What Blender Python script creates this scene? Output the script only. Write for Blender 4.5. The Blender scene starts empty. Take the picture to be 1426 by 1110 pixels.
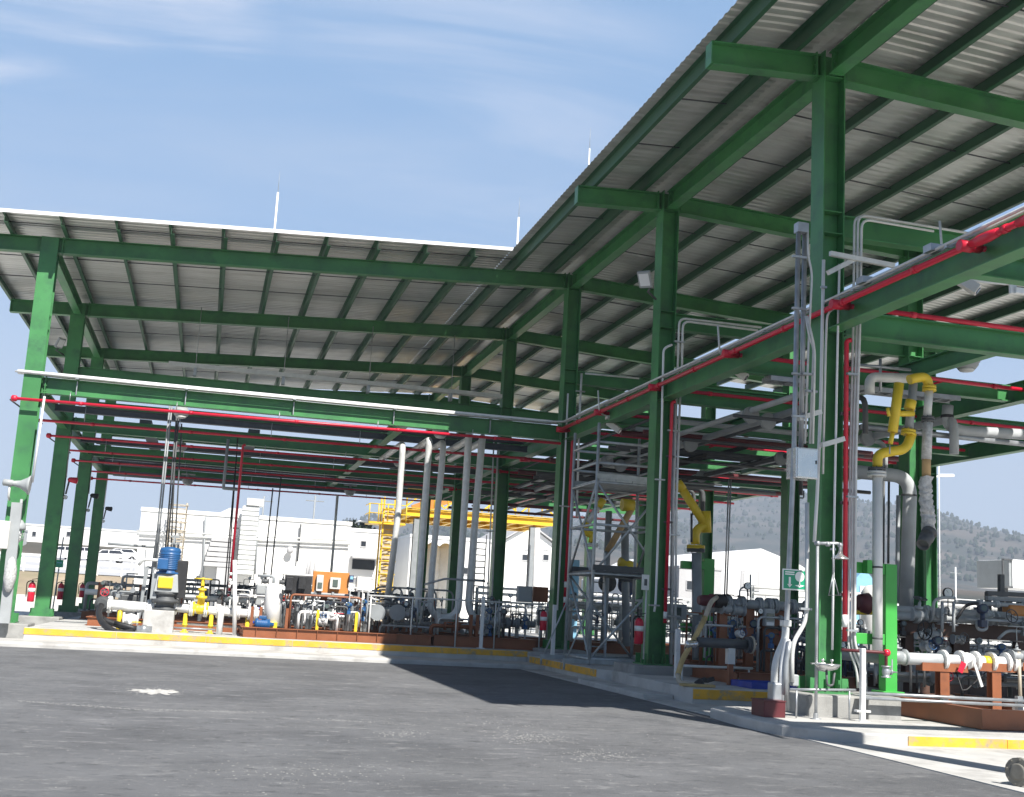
import bpy, math, random
from mathutils import Vector as V
R = random.Random(7)
PI = math.pi
# ---------------------------------------------------------------- camera model
F, YAW, PIT, ROL, CH = 1651.4, .2421, .1748, .0561, 1.6      # focal length in pixels of a 1426 wide frame
W, H = 1426., 1110.
FW = V((math.sin(YAW)*math.cos(PIT), math.cos(YAW)*math.cos(PIT), math.sin(PIT)))
RT = V((math.cos(YAW), -math.sin(YAW), 0)); UP = RT.cross(FW)
CR = RT*math.cos(ROL)+UP*math.sin(ROL); CU = UP*math.cos(ROL)-RT*math.sin(ROL)

def at(px, py, Y=None, X=None, Z=None):
    """world point seen at a photo pixel on the plane Y=, X= or Z="""
    d = CR*((px-W/2)/F) - CU*((py-H/2)/F) + FW
    if Y is not None: k = Y/d.y
    elif X is not None: k = X/d.x
    else: k = (Z-CH)/d.z
    return V((0, 0, CH)) + d*k

# ---------------------------------------------------------------- mesh helpers
COL = bpy.context.scene.collection
ROOT = {}

def frame(a, b, up=(0, 0, 1)):
    d = (b-a); L = d.length; d = d/L
    u = V(up)
    if abs(d.dot(u)) > .99: u = V((0, 1, 0))
    s = d.cross(u).normalized(); u = s.cross(d).normalized()
    return d, s, u

def fillet(pts, rad, k=4):
    pts = [V(p) for p in pts]; out = [pts[0]]
    for i in range(1, len(pts)-1):
        p, a, b = pts[i], pts[i-1], pts[i+1]
        r = min(rad, (a-p).length*.49, (b-p).length*.49)
        s = p+(a-p).normalized()*r; e = p+(b-p).normalized()*r
        for j in range(k+1):
            t = j/k
            out.append(s*(1-t)**2+p*2*t*(1-t)+e*t*t)
    out.append(pts[-1]); return out

class MB:
    def __init__(s): s.v = []; s.f = []; s.sm = []
    def add(s, vs, fs, sm=False):
        n = len(s.v); s.v += [tuple(p) for p in vs]; s.f += [tuple(i+n for i in f) for f in fs]; s.sm += [sm]*len(fs); return s
    def box(s, x0, x1, y0, y1, z0, z1):
        return s.add([(x, y, z) for z in (z0, z1) for y in (y0, y1) for x in (x0, x1)],
                     [(0, 2, 3, 1), (4, 5, 7, 6), (0, 1, 5, 4), (2, 6, 7, 3), (0, 4, 6, 2), (1, 3, 7, 5)])
    def cbox(s, c, w, d, h):
        c = V(c); return s.box(c.x-w/2, c.x+w/2, c.y-d/2, c.y+d/2, c.z-h/2, c.z+h/2)
    def ext(s, a, b, prof, up=(0, 0, 1), sm=False):
        a = V(a); b = V(b); d, sd, u = frame(a, b, up); n = len(prof)
        vs = [a+sd*x+u*y for x, y in prof]+[b+sd*x+u*y for x, y in prof]
        fs = [(i, (i+1) % n, n+(i+1) % n, n+i) for i in range(n)]
        return s.add(vs, fs+[tuple(range(n))[::-1], tuple(range(n, 2*n))], sm)
    def bar(s, a, b, w, h, up=(0, 0, 1)):
        return s.ext(a, b, [(-w/2, -h/2), (w/2, -h/2), (w/2, h/2), (-w/2, h/2)], up)
    def ib(s, a, b, h, bw, tf=.022, tw=.016, up=(0, 0, 1)):
        s.ext(a, b, [(-bw/2, -h/2), (bw/2, -h/2), (bw/2, -h/2+tf), (-bw/2, -h/2+tf)], up)
        s.ext(a, b, [(-bw/2, h/2-tf), (bw/2, h/2-tf), (bw/2, h/2), (-bw/2, h/2)], up)
        return s.ext(a, b, [(-tw/2, -h/2+tf), (tw/2, -h/2+tf), (tw/2, h/2-tf), (-tw/2, h/2-tf)], up)
    def zed(s, a, b, h, fl, t=.008, up=(0, 0, 1)):
        s.ext(a, b, [(-t/2, 0), (t/2, 0), (t/2, h), (-t/2, h)], up)
        s.ext(a, b, [(t/2, 0), (fl, 0), (fl, t), (t/2, t)], up); s.ext(a, b, [(fl-t, t), (fl, t), (fl, t*3), (fl-t, t*3)], up)
        return s.ext(a, b, [(-fl, h-t), (-t/2, h-t), (-t/2, h), (-fl, h)], up)
    def tube(s, pts, r, n=8, r1=None, up=None):
        pts = [V(p) for p in pts]; m = len(pts)
        d0 = (pts[1]-pts[0]).normalized(); a = V((0, 0, 1)) if abs(d0.z) < .9 else V((0, 1, 0))
        sd = d0.cross(a).normalized(); vs = []
        for i, p in enumerate(pts):
            if i == 0: d = d0
            elif i == m-1: d = (p-pts[i-1]).normalized()
            else: d = ((p-pts[i-1]).normalized()+(pts[i+1]-p).normalized()).normalized()
            sd = (sd-d*sd.dot(d)).normalized(); u = d.cross(sd)
            rr = r if r1 is None else r+(r1-r)*i/(m-1)
            vs += [p+(sd*math.cos(2*PI*j/n)+u*math.sin(2*PI*j/n))*rr for j in range(n)]
        fs = [(i*n+j, i*n+(j+1) % n, (i+1)*n+(j+1) % n, (i+1)*n+j) for i in range(m-1) for j in range(n)]
        s.add(vs, fs, True)
        k = len(s.v)-m*n
        s.f += [tuple(range(k, k+n))[::-1], tuple(range(k+(m-1)*n, k+m*n))]; s.sm += [False, False]
        return s
    def lathe(s, o, ax, prof, n=14, sm=True):
        o = V(o); ax = V(ax).normalized(); a = V((0, 0, 1)) if abs(ax.z) < .9 else V((1, 0, 0))
        x = ax.cross(a).normalized(); y = ax.cross(x); vs = []
        for h, r in prof: vs += [o+ax*h+(x*math.cos(2*PI*j/n)+y*math.sin(2*PI*j/n))*max(r, 1e-4) for j in range(n)]
        m = len(prof)
        fs = [(i*n+j, i*n+(j+1) % n, (i+1)*n+(j+1) % n, (i+1)*n+j) for i in range(m-1) for j in range(n)]
        s.add(vs, fs, sm); k = len(s.v)-m*n
        s.f += [tuple(range(k, k+n))[::-1], tuple(range(k+(m-1)*n, k+m*n))]; s.sm += [False, False]
        return s
    def ring(s, c, ax, Rr, r, n=16, m=6):
        c = V(c); ax = V(ax).normalized(); a = V((0, 0, 1)) if abs(ax.z) < .9 else V((1, 0, 0))
        x = ax.cross(a).normalized(); y = ax.cross(x); vs = []
        for i in range(n):
            e = x*math.cos(2*PI*i/n)+y*math.sin(2*PI*i/n)
            vs += [c+e*(Rr+r*math.cos(2*PI*j/m))+ax*r*math.sin(2*PI*j/m) for j in range(m)]
        return s.add(vs, [(i*m+j, ((i+1) % n)*m+j, ((i+1) % n)*m+(j+1) % m, i*m+(j+1) % m) for i in range(n) for j in range(m)], True)
    def build(s, name, mat, parent=None, bevel=0):
        o0 = V((0, 0, 0))
        if parent is not None: o0 = ROOT[parent]
        else:
            xs = [p[0] for p in s.v]; ys = [p[1] for p in s.v]
            o0 = V(((min(xs)+max(xs))/2, (min(ys)+max(ys))/2, min(p[2] for p in s.v)))
        me = bpy.data.meshes.new(name)
        me.from_pydata([(p[0]-o0.x, p[1]-o0.y, p[2]-o0.z) for p in s.v], [], s.f)
        me.polygons.foreach_set('use_smooth', s.sm)
        me.materials.append(mat)
        o = bpy.data.objects.new(name, me); COL.objects.link(o)
        if parent is not None: o.parent = parent
        else: o.location = o0
        ROOT[o] = o0
        if bevel:
            b = o.modifiers.new('Bevel', 'BEVEL'); b.width = bevel; b.segments = 2; b.limit_method = 'ANGLE'
        return o

def tag(o, label, cat, group=None):
    o['label'] = label; o['category'] = cat
    if group: o['group'] = group
    return o
def thing(name, label, cat, loc=(0, 0, 0), group=None):
    o = bpy.data.objects.new(name, None); o.empty_display_size = .2; COL.objects.link(o); o.location = loc
    ROOT[o] = V(loc); return tag(o, label, cat, group)
def struct(o): o['kind'] = 'structure'; return o
def stuff(o): o['kind'] = 'stuff'; return o
def dup(o, loc, label=None, rz=0, sc=1.0):
    c = o.copy(); COL.objects.link(c); c.location = loc; c.rotation_euler = (0, 0, rz); c.scale = (sc, sc, sc)
    if label: c['label'] = label
    for ch in list(o.children):
        d = ch.copy(); COL.objects.link(d); d.parent = c
        for g in list(ch.children):
            e = g.copy(); COL.objects.link(e); e.parent = d
    return c

# ---------------------------------------------------------------- materials
def mat(name, col, rough=.5, metal=0., var=.15, scale=3., bump=0., bscale=40., col2=None, fac2=(.55, .75), scale2=1.2, stretch=None):
    m = bpy.data.materials.new(name); m.use_nodes = True; nt = m.node_tree; N = nt.nodes; L = nt.links
    b = N['Principled BSDF']; b.inputs['Roughness'].default_value = rough; b.inputs['Metallic'].default_value = metal
    g = N.new('ShaderNodeNewGeometry'); src = g.outputs['Position']
    if stretch:
        mp = N.new('ShaderNodeMapping'); mp.inputs['Scale'].default_value = stretch; L.new(src, mp.inputs['Vector']); src = mp.outputs['Vector']
    n = N.new('ShaderNodeTexNoise'); n.inputs['Scale'].default_value = scale; n.inputs['Detail'].default_value = 6; L.new(src, n.inputs['Vector'])
    r = N.new('ShaderNodeValToRGB'); c = V(col)
    r.color_ramp.elements[0].position = .3; r.color_ramp.elements[1].position = .7
    r.color_ramp.elements[0].color = (*(c*(1-var)), 1); r.color_ramp.elements[1].color = (*(c*(1+var)), 1)
    L.new(n.outputs['Fac'], r.inputs['Fac']); out = r.outputs['Color']
    if col2:
        n2 = N.new('ShaderNodeTexNoise'); n2.inputs['Scale'].default_value = scale2; n2.inputs['Detail'].default_value = 8; n2.inputs['Roughness'].default_value = .65
        L.new(src, n2.inputs['Vector'])
        r2 = N.new('ShaderNodeMapRange'); r2.inputs['From Min'].default_value = fac2[0]; r2.inputs['From Max'].default_value = fac2[1]; L.new(n2.outputs['Fac'], r2.inputs['Value'])
        mx = N.new('ShaderNodeMix'); mx.data_type = 'RGBA'; L.new(r2.outputs['Result'], mx.inputs[0]); L.new(out, mx.inputs[6]); mx.inputs[7].default_value = (*col2, 1)
        out = mx.outputs[2]
    L.new(out, b.inputs['Base Color'])
    rr = N.new('ShaderNodeMapRange'); rr.inputs['To Min'].default_value = max(rough-.1, .05); rr.inputs['To Max'].default_value = min(rough+.12, 1)
    L.new(n.outputs['Fac'], rr.inputs['Value']); L.new(rr.outputs['Result'], b.inputs['Roughness'])
    if bump:
        nb = N.new('ShaderNodeTexNoise'); nb.inputs['Scale'].default_value = bscale; nb.inputs['Detail'].default_value = 4; L.new(g.outputs['Position'], nb.inputs['Vector'])
        bp = N.new('ShaderNodeBump'); bp.inputs['Strength'].default_value = bump; bp.inputs['Distance'].default_value = .02
        L.new(nb.outputs['Fac'], bp.inputs['Height']); L.new(bp.outputs['Normal'], b.inputs['Normal'])
    return m
M = {}
M['green'] = mat('green_paint', (.05, .21, .068), .42, 0, .2, .9, col2=(.034, .12, .058), fac2=(.48, .75), scale2=2.2)
M['purlin'] = mat('purlin_green_shaded', (.03, .105, .05), .5, 0, .15, 1.2)  # frame green darkened: the purlins' shade is put into the colour
M['lime'] = mat('bright_green_paint', (.05, .36, .06), .4, 0, .1, 1.5)
M['sheet'] = mat('galvanised_roof_sheet', (.66, .66, .635), .34, .45, .1, .7, col2=(.47, .46, .43), fac2=(.45, .75), scale2=1.3, stretch=(.35, 2.2, 1))
M['trim'] = mat('white_edge_trim', (.78, .79, .8), .45, 0, .04)
M['galv'] = mat('galvanised_steel', (.38, .40, .42), .38, .55, .18, 5)
M['steel'] = mat('scaffold_steel', (.44, .47, .48), .45, .35, .2, 5)
M['conduit'] = mat('light_grey_conduit', (.62, .63, .62), .42, .15, .1, 6)
M['stain'] = mat('stainless_steel', (.62, .62, .62), .25, .85, .08, 4)
M['white'] = mat('white_pipe_paint', (.78, .78, .77), .4, 0, .06, 4, col2=(.55, .53, .5), fac2=(.62, .85), scale2=5)
M['grey'] = mat('grey_pipe_paint', (.27, .29, .305), .45, 0, .12, 3)
M['rack'] = mat('rack_brown_shaded', (.085, .042, .028), .55, 0, .2, 3)  # skid brown darkened so the rack's colour carries the shade it stands in
M['midgrey'] = mat('light_grey_pipe_paint', (.42, .44, .455), .45, 0, .1, 3)
M['dgrey'] = mat('dark_grey_paint', (.075, .08, .085), .5, 0, .2, 4)
M['black'] = mat('black_rubber', (.018, .018, .02), .55, 0, .3, 6)
M['red'] = mat('red_pipe_paint', (.58, .012, .04), .35, 0, .1, 4)
M['maroon'] = mat('dark_red_paint', (.10, .015, .02), .5, 0, .2, 5)
M['yellow'] = mat('yellow_paint', (.72, .52, .03), .42, 0, .1, 4)
M['gold'] = mat('yellow_structure_paint', (.78, .50, .03), .45, 0, .1, 2)
M['brown'] = mat('red_brown_skid_paint', (.25, .085, .035), .5, 0, .16, 2.5, col2=(.12, .045, .025), fac2=(.58, .85), scale2=3)
M['orange'] = mat('orange_panel_paint', (.50, .20, .045), .5, 0, .1, 3)
M['blue'] = mat('blue_motor_paint', (.02, .095, .25), .4, 0, .12, 6)
M['navy'] = mat('navy_transmitter_paint', (.035, .05, .10), .4, 0, .15, 8)
M['concrete'] = mat('pale_concrete', (.47, .465, .45), .85, 0, .12, 1.6, .25, 60, col2=(.27, .26, .25), fac2=(.5, .74), scale2=1.3)
M['plinth'] = mat('grey_concrete', (.31, .31, .30), .85, 0, .1, 2.5, .3, 50, col2=(.19, .19, .185), fac2=(.48, .72), scale2=2.2)
M['kerb'] = mat('yellow_kerb_paint', (.72, .39, .035), .6, 0, .12, 3, .2, 40, col2=(.33, .28, .19), fac2=(.50, .66), scale2=4.5)
M['dirt'] = mat('dry_earth', (.34, .27, .19), .95, 0, .2, .25, .3, 5, col2=(.21, .19, .11), fac2=(.5, .7), scale2=.12)
M['grass'] = mat('dry_grass', (.22, .21, .09), .95, 0, .25, .4, .3, 5)
M['yard'] = mat('yard_concrete', (.58, .57, .54), .9, 0, .1, .4, col2=(.44, .43, .41), fac2=(.5, .75), scale2=.3)
M['wall'] = mat('white_wall', (.80, .80, .79), .7, 0, .04, .5)
M['wall2'] = mat('grey_wall', (.45, .45, .46), .7, 0, .06, .5)
M['tent'] = mat('white_tent_fabric', (.82, .82, .82), .7, 0, .03, .3)
M['glass'] = mat('dark_glass', (.03, .035, .045), .1, 0, .2)
M['car'] = mat('white_car_paint', (.75, .75, .76), .2, 0, .02)
M['skyblue'] = mat('light_blue_plastic', (.22, .45, .62), .5, 0, .1, 2)
M['dblue'] = mat('blue_sheet_plastic', (.02, .05, .35), .5, 0, .2, 5)
M['wrap'] = mat('plastic_wrapping', (.50, .50, .50), .3, 0, .25, 18, .8, 30)
M['hose'] = mat('ochre_hose', (.50, .36, .16), .55, 0, .15, 5)
M['beige'] = mat('beige_hose', (.48, .42, .33), .6, 0, .15, 5)
M['tan'] = mat('tan_masking', (.52, .34, .16), .6, 0, .15, 5)
M['sign'] = mat('green_sign_face', (.01, .30, .16), .4, 0, .05)
M['signw'] = mat('white_sign_paint', (.8, .82, .8), .4, 0, .03)
M['cab'] = mat('cabinet_grey', (.33, .35, .36), .5, 0, .08, 3)
M['dull'] = mat('dusty_dull_metal', (.20, .19, .165), .7, .2, .25, 9)
M['cream'] = mat('cream_box_paint', (.62, .61, .58), .45, 0, .08, 4)
M['screen'] = mat('screen_glass', (.10, .13, .12), .15, 0, .2)
M['chalk'] = mat('dried_cement', (.46, .45, .43), .95, 0, .35, 12)
M['grit'] = mat('grey_grit', (.30, .30, .29), .95, 0, .3, 30)
M['leafd'] = mat('pine_foliage', (.028, .042, .022), .9, 0, .3, .05)

def asphalt():
    m = mat('asphalt', (.118, .121, .128), .92, 0, .2, .6); nt = m.node_tree; N = nt.nodes; L = nt.links
    b = N['Principled BSDF']; base = b.inputs['Base Color'].links[0].from_socket
    g = N.new('ShaderNodeNewGeometry')
    def noise(sc, det, stretch=None, rough=.6):
        src = g.outputs['Position']
        if stretch:
            mp = N.new('ShaderNodeMapping'); mp.inputs['Scale'].default_value = stretch; mp.inputs['Rotation'].default_value = (0, 0, .06)
            L.new(src, mp.inputs['Vector']); src = mp.outputs['Vector']
        n = N.new('ShaderNodeTexNoise'); n.inputs['Scale'].default_value = sc; n.inputs['Detail'].default_value = det; n.inputs['Roughness'].default_value = rough
        L.new(src, n.inputs['Vector']); return n.outputs['Fac']
    def mixc(fac, lo, hi, col, amt=1.):
        nonlocal base
        r = N.new('ShaderNodeMapRange'); r.inputs['From Min'].default_value = lo; r.inputs['From Max'].default_value = hi; r.inputs['To Max'].default_value = amt
        L.new(fac, r.inputs['Value']); x = N.new('ShaderNodeMix'); x.data_type = 'RGBA'
        L.new(r.outputs['Result'], x.inputs[0]); L.new(base, x.inputs[6]); x.inputs[7].default_value = (*col, 1); base = x.outputs[2]
    mixc(noise(1, 5, (.12, .4, 1)), .45, .70, (.175, .178, .183), .6)       # worn lighter bands across the yard
    mixc(noise(.4, 6), .53, .68, (.078, .081, .088), .75)           # darker patches
    mixc(noise(4.5, 10, (.7, 1, 1), .8), .53, .64, (.058, .06, .065), .85)           # dark mottling
    mixc(noise(3.2, 11, (.45, 1, 1), .8), .545, .66, (.27, .27, .27), .75)           # scuffed grey
    mixc(noise(7.5, 10, (.5, 1, 1), .85), .57, .67, (.38, .378, .37), .8)
    mixc(noise(1.6, 13, (.4, 1.2, 1), .85), .60, .69, (.42, .415, .40), .8)        # chalky dust
    mixc(noise(55, 3), .60, .74, (.32, .31, .30), .4)               # aggregate grains
    L.new(base, b.inputs['Base Color'])
    bp = N.new('ShaderNodeBump'); bp.inputs['Strength'].default_value = .5; bp.inputs['Distance'].default_value = .012
    L.new(noise(70, 4), bp.inputs['Height'])
    b2 = N.new('ShaderNodeBump'); b2.inputs['Strength'].default_value = .8; b2.inputs['Distance'].default_value = .03; L.new(noise(5, 8, None, .8), b2.inputs['Height']); L.new(bp.outputs['Normal'], b2.inputs['Normal']); L.new(b2.outputs['Normal'], b.inputs['Normal'])
    return m
M['asphalt'] = asphalt()
EXPO = .82; CLOUD = (2.3, 5.1, 0); HAZE = .00036
# ================================================================= SETTING
YR = [10.58+7.878*i for i in range(7)]         # column rows, front to back
XC, XL, XD = 10.2, -5.05, 17.4
XDS = [17.4, 17.0, 16.95, 17.7, 18.25, 18.6, 18.8]        # right columns stand on a slightly skewed line
XE = 21.5                 # ridge columns, left columns, right columns
SL = .0536                                     # roof slope
def zb(x): return 11.44-SL*abs(x-XC)           # underside of the roof beams

def prism(outline, z0, z1):
    b = MB(); n = len(outline)
    b.add([(x, y, z0) for x, y in outline]+[(x, y, z1) for x, y in outline],
          [(i, (i+1) % n, n+(i+1) % n, n+i) for i in range(n)]+[tuple(range(n))[::-1], tuple(range(n, 2*n))])
    return b

# far terrain: flat plain that climbs to wooded hills, one heightfield
HD = 2500.
SKY = [(-400, 860), (300, 840), (455, 745), (480, 727), (520, 738), (620, 745), (740, 735), (850, 712), (930, 690), (985, 694), (1000, 698), (1040, 706), (1064, 717), (1087, 727),
       (1109, 738), (1122, 744), (1191, 762), (1220, 766), (1255, 757), (1317, 755), (1339, 752), (1372, 757), (1404, 761), (1426, 768), (1600, 775), (2000, 800)]
RID = []
for px, py in SKY:
    p = at(px, py, Y=HD); RID.append((p.x, p.z))
def ridge(x):
    if x <= RID[0][0]: return RID[0][1]
    for (a, za), (b, zb_) in zip(RID, RID[1:]):
        if x <= b: return za+(zb_-za)*(x-a)/(b-a)
    return RID[-1][1]
def sstep(t): t = min(max(t, 0), 1); return t*t*(3-2*t)
def hills(X, Y):
    if Y < 104: return -.4
    z = sstep((Y-104)/70)*5.0+max(0, min((Y-150)/130, 1))*9-.2
    k = sstep((Y-300)/(HD-300))
    rr = ridge(X*HD/max(Y, HD))
    bump = 15*math.sin(X*.0084+Y*.0052)+10*math.sin(X*.019-Y*.012+1.3)+5*math.sin(X*.044+Y*.028)
    z = z*(1-k)+(rr+bump*.25*(1-k))*k+bump*k*(1-k)*2.2
    if Y > HD: z -= (Y-HD)*.18
    return z
ys = [96, 104, 108, 113, 118, 124, 130, 150, 180, 210, 240]+[240+60*i for i in range(1, 38)]+[2500, 2520, 2600, 2800, 3100]
xs = [-1400+40*i for i in range(71)]
b = MB()
b.add([(x*min(1, .25+Y/2500*.85)+Y*.25, Y, hills(x*min(1, .25+Y/2500*.85)+Y*.25, Y)) for Y in ys for x in xs],
      [(j*71+i, j*71+i+1, (j+1)*71+i+1, (j+1)*71+i) for j in range(len(ys)-1) for i in range(70)], True)
M['hill'] = mat('hill_scrub', (.105, .088, .07), .95, 0, .3, .008, col2=(.034, .042, .032), fac2=(.42, .58), scale2=.014)
struct(b.build('hills', M['hill']))
b = MB(); b.add([(-2500, -400, -.1), (2500, -400, -.1), (2500, 105, -.1), (-2500, 105, -.1)], [(0, 1, 2, 3)]); struct(b.build('ground', M['dirt']))
b = MB(); b.box(-90, 90, 31.7, 100, -.3, -.012); struct(b.build('yard_slab', M['yard']))
b = MB(); b.add([(-70, -25, 0), (8.45, -25, 0), (8.45, 31.75, 0), (-70, 31.75, 0)], [(0, 1, 2, 3)]); struct(b.build('asphalt', M['asphalt']))
b = MB(); b.box(8.45, 45, -25, 33.35, -.3, .012); struct(b.build('concrete_lane', M['concrete']))
b = MB(); b.box(-45, 9.3, 31.65, 33.6, -.3, .12); struct(b.build('concrete_apron', M['concrete'], bevel=.05))
b = MB(); b.box(-4.4, 9.15, 33.5, 60, -.2, .418); struct(b.build('left_platform', M['concrete'], bevel=.012))
b = MB(); b.box(9.15, 26, 33.4, 60, -.2, .402); struct(b.build('rear_platform', M['concrete'], bevel=.012))
b = prism([(9.15, 21.5), (26, 21.5), (26, 33.4), (9.15, 33.4), (9.15, 27.2), (9.4, 26.9), (9.4, 25.5), (9.15, 25.2)], -.2, .30); struct(b.build('middle_platform', M['concrete'], bevel=.012))
o = [(9.5, 15.25), (26, 15.25), (26, 19.3), (8.7, 19.3), (8.32, 18.8), (8.2, 17.4), (8.22, 16.7), (8.3, 16.2), (8.5, 15.8), (8.8, 15.5), (9.1, 15.33)]
struct(prism(o, -.2, .16).build('near_island', M['concrete'], bevel=.03))
b = prism([(8.5, 22.4), (9.14, 22.4), (9.14, 27), (8.62, 27), (8.5, 26.5)], -.2, .10); struct(b.build('side_kerb', M['concrete'], bevel=.03))
b = MB(); [b.box(-4.4+k*2.3, min(-4.4+k*2.3+2.288, 9.29), 33.486, 33.499, .245+.006*(k % 2), .405) for k in range(6)]; struct(b.build('yellow_kerb', M['kerb']))
b = MB(); [b.box(9.16+k*2, 9.16+k*2+1.99, 21.486, 21.499, .10, .285) for k in range(7)]; struct(b.build('yellow_kerb', M['kerb']))
b = MB(); b.box(9.136, 9.149, 27.25, 33.2, .12, .285); struct(b.build('yellow_kerb', M['kerb']))
b = MB(); [b.box(9.75+k*1.6, 9.75+k*1.6+1.59, 15.236, 15.249, -.02, .143-.004*(k % 2)) for k in range(10)]; struct(b.build('yellow_kerb', M['kerb']))
# embankment and raised car park behind the left wing
pr = [(100.6, -.3), (100.6, .5), (101, .5), (111, 2.4), (113, 2.45), (190, 6.3), (190, -.3)]
n = len(pr); b = MB()
b.add([(-90, y, z) for y, z in pr]+[(-4.2, y, z) for y, z in pr], [(i, (i+1) % n, n+(i+1) % n, n+i) for i in range(n)]+[tuple(range(n)), tuple(range(n, 2*n))[::-1]])
struct(b.build('embankment', M['dirt']))
b = MB(); b.box(-90, -4.1, 100.1, 100.58, -.3, .55); tag(b.build('retaining_wall', M['yard']), 'low pale concrete wall below the dry earth bank at far left', 'wall')
b = MB(); b.add([(-90, 113, 2.5), (-4.2, 113, 2.5), (-4.2, 190, 6.35), (-90, 190, 6.35)], [(0, 1, 2, 3)]); struct(b.build('car_park', M['wall2']))

# small things lying on the asphalt
def splat(cx, cy, rx, ry, seed, z=.006):
    r = random.Random(seed); b = MB(); n = 70
    ps = [(cx+rx*math.cos(2*PI*i/n)*k, cy+ry*math.sin(2*PI*i/n)*k) for i in range(n) for k in (r.uniform(.5, 1.15)*(.85+.2*math.sin(i*.9)),)]
    b.add([(x, y, 0.001) for x, y in ps]+[(cx+(x-cx)*.85, cy+(y-cy)*.85, z) for x, y in ps], [(i, (i+1) % n, n+(i+1) % n, n+i) for i in range(n)]+[tuple(range(n, 2*n))])
    return b
p = at(218, 963, Z=0); tag(splat(p.x, p.y, .42, .55, 3).build('cement_spill', M['chalk']), 'small patch of dried white cement alone on the asphalt at left', 'spill')

b = MB(); rg = random.Random(17)
def crumb(x, y, s):
    n = 6; a0 = rg.random()*6; ps = [(x+math.cos(a0+2*PI*i/n)*s*rg.uniform(.5, 1.3), y+math.sin(a0+2*PI*i/n)*s*rg.uniform(.5, 1.6)) for i in range(n)]
    b.add([(px, py, .0005) for px, py in ps]+[(x, y, .002+s*.12)], [(i, (i+1) % n, n) for i in range(n)])
for i in range(900): 
    Y = 7+23*rg.random()**1.3; crumb(Y*rg.uniform(-.2, .42), Y, rg.uniform(.004, .014))
for cx, cy, rx, ry, n in ((740, 1027, 46, 7, 260), (840, 1052, 60, 7, 180), (218, 963, 30, 5, 260), (560, 1022, 35, 4, 90), (700, 1008, 80, 14, 130), (430, 1075, 120, 14, 120)):
    for i in range(n):
        p = at(cx+rg.gauss(0, rx*.6), cy+rg.gauss(0, ry*.6), Z=0)
        if p.x < 8.2: crumb(p.x, p.y, rg.uniform(.004, .017))
for (x0, y0), (x1, y1), n in (((25, 976), (190, 988), 220), ((190, 988), (372, 992), 200), ((430, 1000), (580, 1010), 80)):
    for i in range(n): f = rg.random(); p = at(x0+(x1-x0)*f, y0+(y1-y0)*f+rg.gauss(0, .5), Z=0); crumb(p.x, p.y, rg.uniform(.004, .015))
stuff(b.build('asphalt_grit', M['grit']))
p_ = [at(x, y, Z=0) for x, y in ((8, 903), (200, 909))]

# ================================================================= CANOPY
can = thing('steel_canopy', 'tall green steel canopy with corrugated roof over two rows of loading bays', 'canopy', (XC, YR[3], 0))
def col(x, y, z0, z1, axis):
    b = MB(); h, w, tf, tw = .21, .23, .022, .016
    def bx(a0, a1, c0, c1, z0, z1):
        if axis == 'x': b.box(x+a0, x+a1, y+c0, y+c1, z0, z1)
        else: b.box(x+c0, x+c1, y+a0, y+a1, z0, z1)
    bx(-h, -h+tf, -w, w, z0, z1); bx(h-tf, h, -w, w, z0, z1); bx(-h+tf, h-tf, -tw/2, tw/2, z0, z1)
    for z in (6.67, 7.10, 8.46, 8.86, zb(x)-.02):
        if z < z1:
            bx(-h+tf+.001, h-tf-.001, -w+.02, -tw/2-.001, z, z+.016); bx(-h+tf+.001, h-tf-.001, tw/2+.001, w-.02, z, z+.016)
    c = b.build('column', M['green'], can)
    b = MB(); b.box(x-.36, x+.36, y-.34, y+.34, z0-.03, z0+.001)
    for sx in (-1, 1):
        for sy in (-1, 1):
            b.lathe((x+sx*.30, y+sy*.28, z0), (0, 0, 1), [(0, .03), (.05, .03), (.05, .016), (.10, .016)], 6, False)
            if axis == 'x': b.box(x+sx*.11-.01, x+sx*.11+.01, min(y+sy*.231, y+sy*.33), max(y+sy*.231, y+sy*.33), z0, z0+.20)
            b.box(min(x+sx*.232, x+sx*.35), max(x+sx*.232, x+sx*.35), y+sy*.20-.01, y+sy*.20+.01, z0, z0+.22)
    b.build('base_plate', M['green'], c)
def plinth(x, y, z0, z1, w, d, label):
    b = MB(); b.box(x-w/2, x+w/2, y-d/2, y+d/2, z0, z1); tag(b.build('concrete_plinth', M['plinth'], bevel=.025), label, 'plinth', 'concrete plinths under the canopy columns')
for i in range(7):
    col(XC, YR[i], .53, 11.90, 'x')
    if i: col(XDS[i], YR[i], .53, zb(XDS[i])+(.3 if XDS[i] < 17.6 else 0), 'x')
    if i > 2: col(XL, YR[i], .53, zb(XL)+.42, 'y')
CN = ['', 'nearest and largest concrete plinth, in sun, under the green column with the shower', 'shaded concrete plinth under the second large green column, near the yellow hose',
      'shaded concrete plinth under the inner corner column left of the scaffold', 'shaded concrete plinth one bay behind the corner column', 'shaded concrete plinth two bays behind the corner column', 'shaded concrete plinth of the rearmost ridge column']
LN = ['', '', '', 'sunlit concrete plinth cut off by the left edge of the photo', 'sunlit white plinth of the second column from the left', 'shaded plinth of the third column from the left', 'shaded plinth of the fourth column from the left']
plinth(10.4, YR[0], .0, .5, 1.25, 1.25, 'concrete plinth of the column nearest the viewer') if False else None
for i in range(1, 7): plinth(10.28 if i == 1 else 10.2, YR[i], .05, .5, 1.42, 1.4, CN[i])
plinth(XC, YR[0], -.1, .5, 1.3, 1.3, 'concrete plinth at the open front end of the canopy')
for i in range(3, 7): plinth(XL, YR[i]-.02, -.1, .5, 1.25 if i > 3 else 1.45, 1.35, LN[i])
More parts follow.
